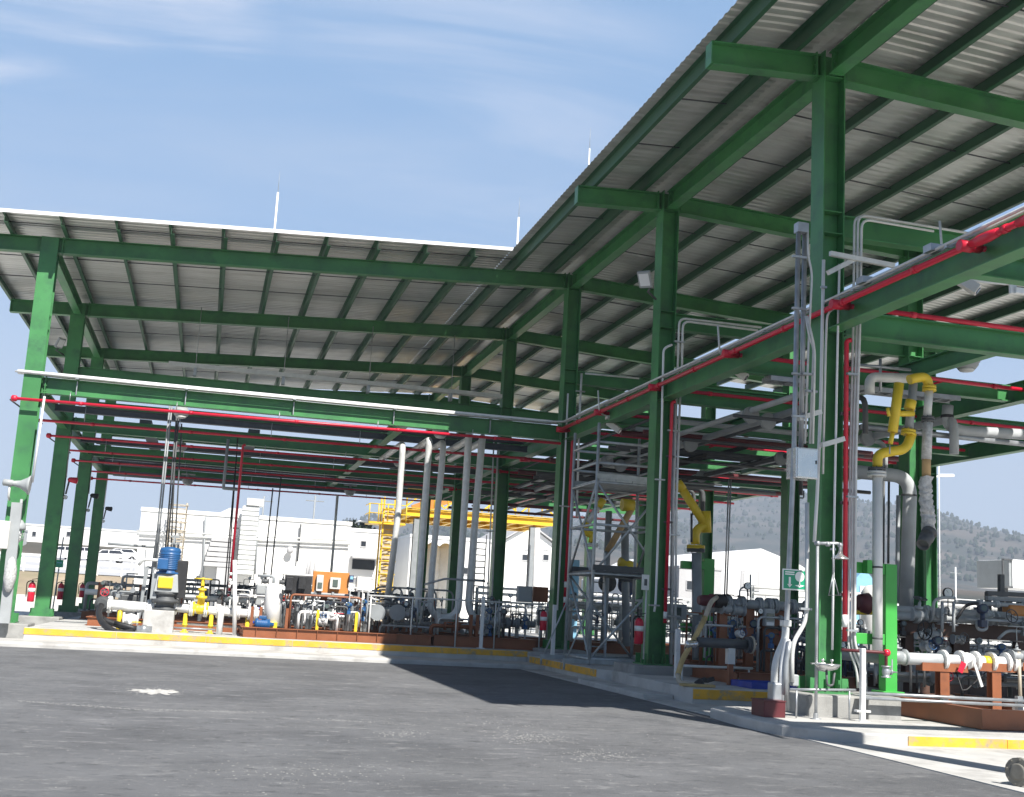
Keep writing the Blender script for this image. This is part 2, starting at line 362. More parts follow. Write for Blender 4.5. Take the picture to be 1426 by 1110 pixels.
for i in range(1, 7): plinth(XDS[i], YR[i], -.1, .5, 1.2, 1.2, 'concrete plinth under a rear-side canopy column, %s from the front' % ['', 'first', 'second', 'third', 'fourth', 'fifth', 'sixth'][i])

def beam(name, a, bb, h, w, m='green', **k):
    b = MB(); b.ib(a, bb, h, w, **k); return b.build(name, M[m], can)
for i in range(7):
    y = YR[i]
    xl = -7.2 if i > 2 else 7.85
    beam('roof_beam', (xl, y, zb(xl)+.22), (XC-.215, y, zb(XC-.215)+.22), .44, .26)
    beam('roof_beam', (XC+.215, y, zb(XC+.215)+.22), (17.7, y, zb(17.7)+.22), .44, .26)
    beam('tie_beam', (XC+.215, y, 6.89), (XDS[i]-.215, y, 6.89), .44, .26)
    if 1 < i: beam('tie_beam', (XDS[i]+.215, y, 6.89), (XE-.14, y, 6.89), .40, .24)
    if i: beam('tie_beam', (XC+.215, y, 8.66), (XDS[i]-.215, y, 8.66), .40, .24)
    if i > 2: beam('tie_beam', (XL+.235, y, 6.89), (XC-.215, y, 6.89), .44, .26)
    if i > 3: beam('tie_beam', (XL+.235, y, 8.66), (XC-.215, y, 8.66), .40, .24)
    if i < 6:
        y2 = YR[i+1]
        beam('ridge_beam', (XC, y+.235, zb(XC)+.215), (XC, y2-.235, zb(XC)+.215), .43, .26)
        beam('tie_beam', (XC, y+.235, 6.89), (XC, y2-.235, 6.89), .44, .30)
        if i: beam('tie_beam', (XDS[i], y+.235, 6.89), (XDS[i+1], y2-.235, 6.89), .44, .26)
        if i: beam('outer_beam', (XE, y+.01, 6.88), (XE, y2-.01, 6.88), .46, .26)
        ym = (y+y2)/2; beam('half_bay_beam', (XC+.16, ym, 6.88), ((XDS[i]+XDS[i+1])/2-.14, ym, 6.88), .36, .22)
        if i: beam('half_bay_beam', ((XDS[i]+XDS[i+1])/2+.14, ym, 6.88), (XE-.14, ym, 6.88), .32, .2)
        if i > 2: beam('half_bay_beam', (XL+.13, ym, 6.86), (XC-.16, ym, 6.86), .20, .16, 'dgrey')
        beam('edge_beam', (XD, y+.235, zb(XD)+.08), (XD, y2-.235, zb(XD)+.08), .30, .2)
        if i: beam('cross_beam', (13.8, y+.14, 6.90), (13.8, y2-.14, 6.90), .34, .2)
        if i > 2:
            beam('tie_beam', (XL, y+.235, 6.88), (XL, y2-.235, 6.88), .40, .24)
            beam('eave_beam', (XL, y+.235, zb(XL)+.2), (XL, y2-.235, zb(XL)+.2), .38, .24)
            beam('cross_beam', (5.3, y+.14, 6.90), (5.3, y2-.14, 6.90), .34, .26)
beam('ridge_beam', (XC, 9.6, zb(XC)+.215), (XC, YR[0]-.235, zb(XC)+.215), .43, .26)
def zs(x): return zb(x)+.445+.285
YE, YF, YL = 59.2, 9.5, 32.88
PL = [-7.3]+[-6.1+1.43*k for k in range(11)]+[9.45]
PRt = [10.78+1.345*k for k in range(6)]
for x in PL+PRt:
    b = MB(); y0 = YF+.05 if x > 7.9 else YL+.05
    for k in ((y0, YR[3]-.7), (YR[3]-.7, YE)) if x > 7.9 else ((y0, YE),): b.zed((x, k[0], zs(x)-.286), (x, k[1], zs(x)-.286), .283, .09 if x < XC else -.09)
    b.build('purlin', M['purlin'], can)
for y0, y1 in [(YR[i], YR[i+1]) for i in range(6)]:
    for f in (.36, .68):
        y = y0+(y1-y0)*f; b = MB()
        x0 = PL[0] if y > YL else 8.2
        b.tube([(x0, y, zs(x0)-.08), (9.45, y, zs(9.45)-.08)], .016, 6); b.tube([(10.78, y, zs(10.78)-.08), (PRt[-1], y, zs(PRt[-1])-.08)], .016, 6)
        b.build('sag_rod', M['dgrey'], can)
y = (YL+YR[3])/2+.1; b = MB(); b.tube([(PL[0], YL+.72, zs(PL[0])-.08), (8.2, YL+.72, zs(8.2)-.08)], .016, 6); b.build('sag_rod', M['dgrey'], can)
def sheet(x0, x1, y0, y1, name):
    b = MB(); prof = []; y = y0; p = .25
    while y < y1:
        prof += [(y, .002), (y+.10, .002), (y+.14, .024), (y+.21, .024)]; y += p
    n = len(prof); vs = []
    for x in (x0, x1): vs += [(x, yy, zs(x)+dz) for yy, dz in prof]
    for x in (x0, x1): vs += [(x, yy, zs(x)+dz+.004) for yy, dz in prof]
    fs = [(i, i+1, n+i+1, n+i) for i in range(n-1)]+[(2*n+i, 3*n+i, 3*n+i+1, 2*n+i+1) for i in range(n-1)]
    fs += [(i, 2*n+i, 2*n+i+1, i+1) for i in range(n-1)]+[(n+i, n+i+1, 3*n+i+1, 3*n+i) for i in range(n-1)]
    b.add(vs, fs); return b.build(name, M['sheet'], can)
sheet(-7.45, 7.88, YL, YE, 'roof_sheet'); sheet(7.885, 10.02, YF, YE, 'roof_sheet'); sheet(10.36, 17.75, YF, YE, 'roof_sheet')
XR0, XR1, YR1 = 18.6, 24.6, 46
tw = thing('neighbour_canopy', 'twin roof beyond the strip of sky right of the tall green canopy', 'canopy', (22, 30, 0))
can_, can = can, tw
sheet(XR0, XR1, YF, YR1, 'roof_sheet')
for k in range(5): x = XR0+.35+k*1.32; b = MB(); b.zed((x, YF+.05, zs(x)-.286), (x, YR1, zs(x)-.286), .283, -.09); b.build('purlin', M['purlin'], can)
for i in range(5):
    y = YR[i]; beam('roof_beam', (XR0+.1, y, zb(XR0)+.22), (XR1-.1, y, zb(XR1)+.22), .44, .26)
    if 0 < i < 4: col(22.6, y, .53, zb(22.6), 'x')
can = can_
for i in range(1, 4): plinth(22.6, YR[i], -.1, .5, 1.2, 1.2, 'plinth under the neighbouring canopy column, %s from the front' % ['', 'first', 'second', 'third'][i])
b = MB(); b.ext((10.19, YF, zs(10.0)+.05), (10.19, YE, zs(10.0)+.05), [(-.34, -.012), (0, .006), (.34, -.012), (.34, -.006), (0, .012), (-.34, -.006)]); b.build('ridge_cap', M['sheet'], can)
b = MB(); b.ext((-7.46, YL-.012, zs(-7.46)+.01), (7.9, YL-.012, zs(7.9)+.01), [(-.01, -.05), (.01, -.05), (.01, .05), (-.01, .05)]); b.build('edge_trim', M['trim'], can)
# bolted joint plates where beams meet the columns
def joint(x, y, z, h, nx=0, ny=0):
    b = MB()
    if nx: b.box(x-.012, x+.012, y-.12, y+.12, z-h/2, z+h/2)
    else: b.box(x-.12, x+.12, y-.012, y+.012, z-h/2, z+h/2)
    for dz in (-.3, 0, .3):
        for s in (-1, 1):
            c = V((x, y+s*.075, z+dz*h)) if nx else V((x+s*.075, y, z+dz*h)); d = V((1, 0, 0)) if nx else V((0, 1, 0)); b.lathe(c-d*.04, d, [(0, .02), (.08, .02)], 6, False)
    b.build('joint_plate', M['green'], can)
for i in range(1, 5):
    for s in (-1, 1):
        joint(XC+s*.30, YR[i], zb(XC)+.215, .5, nx=1); joint(XC, YR[i]+s*.33, zb(XC)+.21, .48, ny=1); joint(XC, YR[i]+s*.33, 6.89, .5, ny=1)
    joint(XC+.32, YR[i], 6.89, .5, nx=1)
for i in (3, 4): joint(XL+.33, YR[i], 6.89, .5, nx=1); joint(XL+.33, YR[i], zb(XL)+.24, .5, nx=1)
# bolted gusset ends of the cantilevers
for i in range(3): b = MB(); b.box(7.82, 7.85, YR[i]-.13, YR[i]+.13, zb(7.85)+.005, zb(7.85)+.435); b.build('end_plate', M['green'], can)
for i in range(3, 7): b = MB(); b.box(-7.23, -7.2, YR[i]-.13, YR[i]+.13, zb(-7.2)+.005, zb(-7.2)+.435); b.build('end_plate', M['green'], can)
# lightning rods on the roof
for k, (px, py, pt, Y, lab) in enumerate(((382, 322, 268, 39, 'pale lightning rod on the left roof, leftmost of the roof masts'), (720, 345, 303, 39, 'pale lightning rod behind the inner corner where the two roofs meet'), (820, 230, 207, 37, 'thin lightning rod just above the right roof edge, highest of the three'))):
    a = at(px, py, Y=Y); c = at(px+.09*(py-pt), pt, Y=Y); b = MB(); zr = zs(a.x)+.03
    t = thing('lightning_rod', lab, 'lightning rod', (a.x, Y, zr))
    b.tube([(a.x, Y, zr), (a.x, Y, c.z)], .036 if k < 2 else .025, 8); b.lathe((a.x, Y, zr), (0, 0, 1), [(0, .2), (.03, .2), (.05, .09), (.3, .08)], 10); b.build('mast', M['trim'], t)
    b = MB(); b.tube([(a.x, Y, c.z), (a.x, Y, c.z+.75)], .012, 6, .004); b.build('tip', M['galv'], t)
# ================================================================= FITTINGS USED ON MANY THINGS
def pipe(par, pts, r, m='grey', name='pipe', rad=None, n=8, k=4):
    b = MB(); b.tube(fillet(pts, rad if rad else r*2.2, k), r, n); return b.build(name, M[m], par)
def flange(par, p, ax, r, m='grey', t=.05):
    p = V(p); ax = V(ax).normalized(); b = MB(); b.lathe(p-ax*t, ax, [(0, r), (t*.9, r), (t*.9, r*.72), (t*1.1, r*.72), (t*1.1, r), (2*t, r)], 16)
    a = V((0, 0, 1)) if abs(ax.z) < .9 else V((1, 0, 0)); x = ax.cross(a).normalized(); y = ax.cross(x)
    for i in range(8):
        c = p+(x*math.cos(PI*i/4+.2)+y*math.sin(PI*i/4+.2))*r*.86; b.tube([c-ax*t*1.35, c+ax*t*1.35], r*.075, 5)
    return b.build('flange', M[m], par)
def wheel(par, c, ax, r, m='black'):
    c = V(c); ax = V(ax).normalized(); b = MB(); b.ring(c, ax, r, r*.085, 18, 6)
    a = V((0, 0, 1)) if abs(ax.z) < .9 else V((1, 0, 0)); x = ax.cross(a).normalized(); y = ax.cross(x)
    for i in range(5): e = (x*math.cos(2*PI*i/5)+y*math.sin(2*PI*i/5))*r; b.tube([c, c+e], r*.06, 5)
    b.lathe(c-ax*r*.15, ax, [(0, r*.2), (r*.3, r*.2)], 8); return b.build('handwheel', M[m], par)
def valve(par, p, ax, r, m='grey', up=(0, 0, 1), wm='black', hw=True):
    p = V(p); ax = V(ax).normalized(); up = V(up).normalized(); b = MB()
    b.lathe(p-ax*r*2.1, ax, [(0, r*1.75), (r*.45, r*1.75), (r*.5, r*1.1), (r*1.3, r*1.35), (r*2.1, r*1.55), (r*2.9, r*1.35), (r*3.7, r*1.1), (r*3.75, r*1.75), (r*4.2, r*1.75)], 14)
    b.lathe(p, up, [(r*.8, r*.9), (r*1.7, r*.75), (r*1.75, r*1.15), (r*2.1, r*1.15), (r*2.15, r*.5), (r*3.3, r*.4), (r*3.35, r*.2), (r*4.6, r*.2)], 10)
    v = b.build('valve', M[m], par)
    if hw: wheel(v, p+up*r*4.3, up, r*1.7, wm)
    else: b = MB(); b.bar(p+up*r*2.4, p+up*r*2.4+ax*r*4.5, r*.5, r*.25); b.build('lever', M[wm], v)
    return v
def gauge(par, p, r=.07, face=(0, -1, .05), stem=.22, m='black'):
    p = V(p); f = V(face).normalized(); b = MB(); b.lathe(p-f*.03, f, [(0, r*.8), (0, r), (.05, r), (.05, r*.86), (.04, r*.86)], 16)
    b.tube([p-V((0, 0, r)), p-V((0, 0, stem))], .012, 6); g = b.build('pressure_gauge', M[m], par)
    b = MB(); b.lathe(p+f*.012, f, [(0, r*.84), (.006, r*.84)], 16); b.build('dial', M['signw'], g)
    b = MB(); s = f.cross(V((0, 0, 1))).normalized(); b.bar(p+f*.021, p+f*.021+(s*.4+V((0, 0, .5)))*r, .006, .003); b.build('needle', M['black'], g); return g
def transmitter(par, p, m='navy', s=1.0, f=(-.35, -.9, .1)):
    p = V(p); f = V(f).normalized(); b = MB()
    b.lathe(p-f*.10*s, f, [(0, .055*s), (.02*s, .07*s), (.05*s, .07*s), (.055*s, .06*s), (.14*s, .06*s), (.145*s, .07*s), (.18*s, .07*s), (.2*s, .055*s)], 12)
    b.tube([p-V((0, 0, .05*s)), p-V((0, 0, .17*s))], .035*s, 8); b.cbox(p-V((0, 0, .21*s)), .1*s, .09*s, .10*s)
    sd = f.cross(V((0, 0, 1))).normalized(); b.tube([p+sd*.05*s, p+sd*.12*s], .022*s, 6)
    o = b.build('transmitter', M[m], par)
    b = MB(); b.lathe(p+f*.101*s, f, [(0, .042*s), (.004*s, .042*s)], 12); b.build('display', M['screen'], o); return o
def boxed(par, x0, x1, y0, y1, z0, z1, m, name, bev=.008):
    b = MB(); b.box(x0, x1, y0, y1, z0, z1); return b.build(name, M[m], par, bevel=bev)
def clip(par, p, w, m='galv'):
    b = MB(); p = V(p); b.cbox(p, w, .06, .035); return b.build('pipe_clamp', M[m], par)

# ================================================================= SPRINKLER PIPING (red)
def runs(par, name, pts, r, m='red', step=2.0, cp=1.28):
    o = pipe(par, pts, r, m, name); a = V(pts[0]); c = V(pts[-1]); L_ = (c-a).length; d = (c-a)/L_; q = step*.6
    while q < L_-.1 and len(pts) == 2: b = MB(); b.lathe(a+d*(q-.05), d, [(0, r*cp), (.1, r*cp)], 8); b.build('coupling', M[m], o); q += step
    return o
def hang(par, x, y, z0, z1): b = MB(); b.tube([(x, y, z0), (x, y, z1)], .012, 5); b.build('hanger_rod', M['galv'], par)
sl = thing('sprinkler_piping', 'crimson sprinkler pipe network slung under the tie beams of the left wing', 'sprinkler pipe', (-5.5, 33.75, 6.2))
for k, Y in enumerate((33.72, 37.9, 41.75, 45.9, 49.6, 53.8, 57.4)):
    runs(sl, 'branch_pipe', [(-5.45 if k == 0 else -5.5, Y, 6.40), (9.9, Y, 6.52)],   .043 if k < 2 else .038, step=2.9)
    b = MB(); b.lathe((-5.48 if k == 0 else -5.55, Y, 6.40), (1, 0, 0), [(0, .05), (.03, .085), (.13, .085), (.16, .05)], 10); b.build('end_cap', M['red'], sl)
    for x in (-4, -1.2, 1.6, 4.4, 7.2): hang(sl, x, Y, 6.44, 6.70 if k % 2 == 0 else 6.95)
for y0, y1 in ((33.72, 37.9), (41.75, 45.9), (49.6, 53.8)):
    pipe(sl, [(-5.5, y0+.05, 6.36), (-5.2, y1, 6.30)], .022, 'dgrey', 'brace')
sr = thing('sprinkler_piping', 'crimson sprinkler main and branches along the beam of the right wing', 'sprinkler pipe', (9.88, 18, 6.9))
YS = (14.0, 17.55, 21.9, 26.1, 30.2, 33.8, 38, 42, 46, 50)
runs(sr, 'main_pipe', [(9.9, 9.8, 6.95), (9.9, 34.0, 6.95)], .05, step=2.1)
for k, Y in enumerate(YS):
    z = 6.95 if Y < 34 else 6.5
    runs(sr, 'branch_pipe', [(9.9, Y, z), (21.2 if k > 2 else 17.4, Y, z-.06)], .045, step=2.4)
    b = MB(); b.lathe((9.78, Y, z), (1, 0, 0), [(0, .07), (.0, .085), (.2, .085), (.22, .075), (.34, .075)], 10); b.build('tee', M['red'], sr)
    if k: pipe(sr, [(14.9, Y+.02, z-.05), (14.9, Y+1.6, z-.05)], .025, 'red', 'drop_pipe')
for q in (13.6, 12.6): b = MB(); b.lathe((9.9, q, 6.95), (0, -1, 0), [(-.3, .06), (-.1, .078), (.1, .078), (.3, .06)], 10); b.build('mechanical_tee', M['red'], sr)
# stub ends that hang out on the far side
for Y in (26.1, 33.8, 42): pipe(sr, [(21.3, Y, 6.5), (21.9, Y, 6.45), (22.3, Y, 6.45), (22.3, Y, 6.75)], .03, 'dgrey', 'drain_stub')
def riser(px0, px1, y0, y1, Y, lab, bands=()):
    a = at(px0, y0, Y=Y); c = at(px1, y1, Y=Y); c.x = a.x = (a.x+c.x)/2
    t = thing('fire_riser', lab, 'fire riser', (a.x, Y, min(a.z, c.z)), 'red fire risers beside the columns'); z1, z0 = a.z, c.z
    pipe(t, [(a.x, Y, z0), (a.x, Y, z1), (a.x+.08, Y-.02, z1+.02)], .042, 'red')
    for f0, f1 in bands: b = MB(); b.lathe((a.x, Y, z0+(z1-z0)*f0), (0, 0, 1), [(0, .045), ((z1-z0)*(f1-f0), .045)], 10); b.build('white_band', M['signw'], t)
    for f in (.15, .45, .75): b = MB(); b.cbox((a.x+.02, Y+.05, z0+(z1-z0)*f), .2, .05, .05); b.build('pipe_clamp', M['dgrey'], t)
    return a.x, z0, z1
rx, rz0, rz1 = riser(1181, 1174, 475, 893, 18.1, 'crimson riser with white bands to the right of the nearest column', ((.045, .085),))
riser(934, 928, 560, 868, 25.9, 'shaded crimson riser close on the right of the second large column', ((.02, .05),))
riser(797, 787, 590, 850, 33.9, 'thin dark crimson riser between the corner column and the scaffold', ((.04, .07), (.12, .15)))
riser(335, 322, 620, 832, 39.8, 'slim red riser with white rings among the thin black pipes of the left wing', ((.02, .04), (.06, .08), (.10, .12), (.14, .16)))
t = thing('red_hose_line', 'short red pipe with brass-coloured tap between the column and the green loading stand', 'pipe', (11, 17.5, 1.2))
a = at(1172, 905, Y=17.6); c = at(1234, 909, Y=17.6); d = at(1234, 932, Y=17.6)
pipe(t, [a, c, d], .026, 'maroon'); b = MB(); b.lathe(c-V((.04, 0, 0)), (1, 0, 0), [(0, .04), (.03, .058), (.08, .058), (.10, .04)], 10); b.build('red_cap', M['red'], t)
valve(t, d-V((0, 0, .04)), (0, 0, 1), .045, 'galv', (1, 0, 0), 'galv', False)
a = at(1290, 420, Y=16.9); 
# ================================================================= TRAYS AND CONDUITS
t = thing('cable_tray', 'long white cable tray on top of the sunlit front beam of the left wing', 'cable tray', (-5.5, 34, 7.12))
b = MB(); b.ext((-5.45, 34.09, 7.19), (9.7, 34.09, 7.19), [(-.10, -.05), (.10, -.05), (.10, .05), (.085, .05), (.085, -.035), (-.085, -.035), (-.085, .05), (-.10, .05)]); b.build('tray', M['trim'], t)
pipe(t, [(-5.5, 33.94, 7.17), (-2, 33.94, 7.15), (9.8, 33.94, 7.15)], .026, 'conduit', 'conduit')
for x in (-3.9, -1, 2, 4.9, 7.8): b = MB(); b.box(x-.04, x+.04, 33.92, 34.2, 7.112, 7.138); b.box(x-.012, x+.012, 34.085, 34.19, 6.70, 7.08); b.build('bracket', M['galv'], t)
t = thing('cable_tray', 'grey cable tray high under the left roof above the second tie beam', 'cable tray', (-2, 41.8, 9.1))
b = MB(); b.ext((-1.9, 41.75, 9.22), (9.9, 41.75, 9.22), [(-.15, -.07), (.15, -.07), (.15, .07), (.13, .07), (.13, -.05), (-.13, -.05), (-.13, .07), (-.15, .07)]); b.build('tray', M['conduit'], t)
for x in (-1, 2, 5, 8): b = MB(); b.box(x-.05, x+.05, 41.58, 41.9, 8.87, 9.145); b.tube([(x, 41.63, 9.1), (x, 41.63, 11.3)], .012, 5); b.build('tray_support', M['galv'], t)
t = thing('cable_tray', 'pair of galvanised conduits running along the top of the right wing beam', 'cable tray', (10, 17, 7.1))
for k, x in enumerate((10.02, 10.12)): pipe(t, [(x, 9.8, 7.2), (x, 17.9, 7.17), (x-.05, 33.8, 7.2), (x-.4, 33.9, 7.19)], .028, 'conduit', 'conduit')
for y in (12, 14.6, 17.2, 20.5, 23.5, 26.8, 30, 32.8): b = MB(); b.box(9.97, 10.17, y-.03, y+.03, 7.11, 7.145); b.build('support_strut', M['galv'], t)
for y in (15, 16.9): b = MB(); b.box(9.93, 10.12, y-.1, y+.1, 7.16, 7.27); b.build('conduit_fitting', M['galv'], t)
for Y, lab in ((22.4, 'ladder-shaped tray below the tie beams between first and second large columns'), (30.5, 'ladder-shaped tray below the tie beams right of the scaffold')):
    t = thing('ladder_tray', lab, 'cable tray', (11, Y, 6.5)); b = MB()
    for dy in (-.2, .2): b = MB(); b.bar((11, Y+dy, 6.62), (15.5, Y+dy, 6.62), .03, .10); b.build('side_rail', M['galv'], t)
    for i in range(15): b = MB(); b.bar((11.2+.3*i, Y-.185, 6.6), (11.2+.3*i, Y+.185, 6.6), .03, .03); b.build('rung', M['galv'], t)
    for dy in (-.1, 0, .1): pipe(t, [(11, Y+dy, 6.66), (15.5, Y+dy, 6.66)], .035, 'grey', 'cable')
def bundle(lab, cat, lines, clamps, name='conduit_bundle'):
    p0 = lines[0][1][-1]; t = thing(name, lab, cat, (p0[0], p0[1], min(p[2] for _, l, *_ in lines for p in l)))
    for r, l, *mm in lines: pipe(t, l, r, mm[0] if mm else 'conduit', 'conduit', rad=.18)
    for p, w in clamps: clip(t, p, w)
    return t
def pl(Y, *pts): return [at(x, y, Y=Y) for x, y in pts]
# around the nearest column
y = 17.75
t = bundle('two fat galvanised conduits with a square cap left of the nearest column', 'conduit', [
    (.045, pl(y, (1112, 322), (1106, 620), (1098, 805), (1095, 880), (1096, 990)), 'galv'), (.045, pl(y+.05, (1121, 322), (1115, 640)), 'galv')],
    [(at(1113, y_, Y=y-.03), .26) for y_ in (358, 430, 521, 580)])
b = MB(); a = at(1116, 318, Y=y); b.cbox(a, .2, .16, .17); b.build('end_box', M['galv'], t)
bundle('three thin conduits stepping inward above the steel junction box', 'conduit', [
    (.02, pl(y-.05, (1125, 322), (1125, 355), (1131, 380), (1126, 480), (1121, 618))), (.02, pl(y-.1, (1122, 440), (1127, 470), (1133, 484), (1128, 618))), (.02, pl(y-.15, (1124, 440), (1135, 486), (1132, 618)))],
    [(at(1126, 521, Y=y-.1), .22), (at(1130, 545, Y=y-.1), .2)])
t = thing('junction_box', 'stainless junction box at mid height left of the nearest column', 'junction box', at(1122, 668, Y=17.8))
a = at(1105, 623, Y=17.7); c = at(1127, 668, Y=17.7); boxed(t, a.x, c.x+.10, 17.6, 17.95, c.z, a.z, 'stain', 'box', .012)
boxed(t, a.x+.02, c.x+.08, 17.585, 17.598, c.z+.02, a.z-.02, 'stain', 'door', .006); boxed(t, c.x+.05, c.x+.07, 17.57, 17.584, c.z+.25, c.z+.31, 'dgrey', 'latch', .002)
t = thing('bracket_arm', 'galvanised channel brackets holding pipes out from the nearest column', 'bracket', at(1150, 585, Y=17.9))
for (x0, y0), (x1, y1) in (((1112, 583), (1143, 573)), ((1144, 620), (1175, 611)), ((1156, 353), (1245, 370)), ((1153, 380), (1192, 360))):
    a = at(x0, y0, Y=17.75); c = at(x1, y1, Y=17.85); b = MB(); b.bar(a, c, .07, .08); b.build('channel', M['conduit'], t)
bundle('three bright conduits up the right side of the nearest column turning along the beam', 'conduit', [
    (.024, pl(18.1, (1195, 958), (1193, 930), (1181, 902), (1184, 640), (1188, 470), (1190, 300), (1335, 322))),
    (.024, pl(18.05, (1201, 958), (1199, 930), (1186, 902), (1188, 640), (1193, 470), (1195, 299), (1350, 325))),
    (.024, pl(18.0, (1206, 972), (1205, 930), (1190, 900), (1192, 640), (1197, 470), (1200, 305), (1300, 322)))],
    [(at(1187, y_, Y=17.95), .2) for y_ in (362, 521, 692, 878)])
bundle('thin pale pole strapped to the front of the nearest column', 'pole', [(.03, pl(17.95, (1147, 362), (1143, 560), (1138, 690), (1134, 755)), 'trim')], [(at(1147, 400, Y=17.9), .1)])
bundle('two slim pale conduits on the face of the nearest column', 'conduit', [(.02, pl(17.85, (1180, 425), (1152, 432), (1150, 480), (1146, 660)), 'conduit'), (.02, pl(17.85, (1169, 368), (1166, 500), (1161, 760), (1159, 905)), 'trim')], [(at(1160, 765, Y=17.8), .08)])
# at the second and the corner columns
bundle('galvanised conduit bend with two tubes beside the second large column top', 'conduit', [
    (.03, pl(25.9, (943, 540), (946, 443), (1060, 456))), (.03, pl(25.85, (949, 540), (951, 447), (1055, 460)))], [(at(946, 476, Y=25.8), .26)])
bundle('white pole up the front of the second large column ending in a tap', 'pole', [(.028, pl(25.9, (936, 480), (924, 485), (921, 620), (913, 840), (911, 852)), 'trim')], [(at(919, 668, Y=25.85), .24), (at(911, 843, Y=25.85), .25)])
bundle('bundle of grey pipes standing right of the second large column', 'conduit', [(.035, pl(26, (942, 548), (938, 700), (935, 925))), (.03, pl(25.95, (947, 552), (942, 700), (940, 930))), (.03, pl(26.05, (938, 560), (933, 925)), 'galv')], [(at(938, y_, Y=25.9), .3, ) for y_ in (600, 745, 858, 880)])
bundle('thin pale conduit low on the front of the second large column under a small plate', 'conduit', [(.02, pl(25.85, (901, 805), (896, 918)), 'conduit')], [])
t = thing('wall_plate', 'small pale plate with dark slot on the second large column', 'plate', at(899, 822, Y=25.9)); a = at(894, 800, Y=25.85); c = at(903, 822, Y=25.85)
boxed(t, a.x, c.x, 25.82, 25.86, c.z, a.z, 'conduit', 'plate', .004); boxed(t, a.x+.05, c.x-.05, 25.812, 25.819, c.z+.1, a.z-.1, 'dgrey', 'slot', .002)
bundle('pale pole standing against the corner column left of the scaffold', 'pole', [(.028, pl(33.8, (791, 548), (785, 680), (776, 850)), 'trim')], [(at(786, 705, Y=33.7), .3)])
bundle('grey conduit pair with a long box right of the corner column', 'conduit', [(.035, pl(33.7, (810, 520), (807, 580), (803, 720))), (.03, pl(33.7, (815, 520), (890, 527)))], [(at(808, 545, Y=33.6), .3)])
bundle('thin conduit pair up the column one bay behind the corner', 'conduit', [(.028, pl(41.6, (688, 608), (678, 860))), (.028, pl(41.6, (694, 608), (684, 860)))], [(at(688, 626, Y=41.5), .3), (at(682, 740, Y=41.5), .3)])
# thin black and grey service pipes hanging below the left wing
def drops(Y, lst, lab, r=.022):
    l0 = lst[0]; t = thing('service_drop', lab, 'service pipes', at(l0[2], l0[3], Y=Y))
    for x0, y0, x1, y1, m in lst: pipe(t, [at(x0, y0, Y=Y), at(x1, y1, Y=Y)], r, m, 'tube')
    return t
drops(36.5, [(237, 560, 214, 790, 'grey'), (240, 560, 217, 790, 'grey'), (247, 568, 229, 780, 'dgrey'), (250, 568, 232, 780, 'dgrey')], 'four grey tubes dropping to the blue pump motor', .025)
drops(38.4, [(246, 585, 238, 770, 'dgrey'), (253, 590, 243, 770, 'dgrey')], 'two dark tubes hanging just behind the blue pump motor')
t = drops(42, [(331, 610, 316, 828, 'black'), (328, 650, 312, 828, 'black'), (336, 640, 321, 828, 'maroon')], 'three black tubes dropping left of the white vertical tank')
drops(50, [(380, 680, 367, 805, 'dgrey'), (392, 660, 377, 805, 'dgrey')], 'two dark tubes ending in valves above the white vertical tank', .028)
t = thing('pipe_hanger', 'grey trapeze hanger dangling below the left wing beams', 'hanger', at(315, 680, Y=41)); a = at(315, 640, Y=41); c = at(311, 680, Y=41); d = at(334, 682, Y=41)
pipe(t, [(a.x, 41, 6.7), c, d], .05, 'grey', 'bar', rad=.02)
drops(46, [(470, 690, 461, 800, 'conduit')], 'single pale lamp-like pole before the white building', .05)
# grey process pipes overhead in the right wing
t = thing('overhead_pipes', 'grey overhead process pipes hung below the right wing beams', 'pipe', (12, 30, 6.3))
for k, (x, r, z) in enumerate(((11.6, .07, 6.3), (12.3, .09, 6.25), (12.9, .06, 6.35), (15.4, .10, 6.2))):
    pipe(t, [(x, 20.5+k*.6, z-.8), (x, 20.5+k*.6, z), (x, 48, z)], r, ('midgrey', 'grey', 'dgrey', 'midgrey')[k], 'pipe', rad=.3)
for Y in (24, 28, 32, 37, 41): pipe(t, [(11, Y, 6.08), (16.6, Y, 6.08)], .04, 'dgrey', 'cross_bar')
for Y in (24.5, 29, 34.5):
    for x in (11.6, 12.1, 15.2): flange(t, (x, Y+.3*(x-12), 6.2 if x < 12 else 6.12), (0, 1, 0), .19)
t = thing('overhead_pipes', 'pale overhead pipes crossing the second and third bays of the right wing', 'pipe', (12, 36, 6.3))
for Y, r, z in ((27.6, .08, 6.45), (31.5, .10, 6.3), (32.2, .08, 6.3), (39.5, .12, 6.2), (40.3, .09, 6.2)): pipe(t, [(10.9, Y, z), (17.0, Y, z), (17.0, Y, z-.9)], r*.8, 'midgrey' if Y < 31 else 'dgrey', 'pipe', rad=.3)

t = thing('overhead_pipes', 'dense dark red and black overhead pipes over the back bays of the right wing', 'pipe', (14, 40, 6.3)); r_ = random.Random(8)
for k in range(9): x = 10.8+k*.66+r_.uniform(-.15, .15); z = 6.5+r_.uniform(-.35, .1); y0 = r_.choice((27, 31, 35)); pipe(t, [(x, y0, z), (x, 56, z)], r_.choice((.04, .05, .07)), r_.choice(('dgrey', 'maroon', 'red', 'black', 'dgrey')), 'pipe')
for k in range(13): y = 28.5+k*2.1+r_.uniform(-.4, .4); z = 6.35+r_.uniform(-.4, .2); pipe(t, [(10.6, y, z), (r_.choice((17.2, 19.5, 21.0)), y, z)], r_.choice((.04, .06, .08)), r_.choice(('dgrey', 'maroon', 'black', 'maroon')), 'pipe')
t = thing('cable_tray', 'dark cable trays on the beams along the back bays of the left wing', 'cable tray', (2, 52, 7.1))
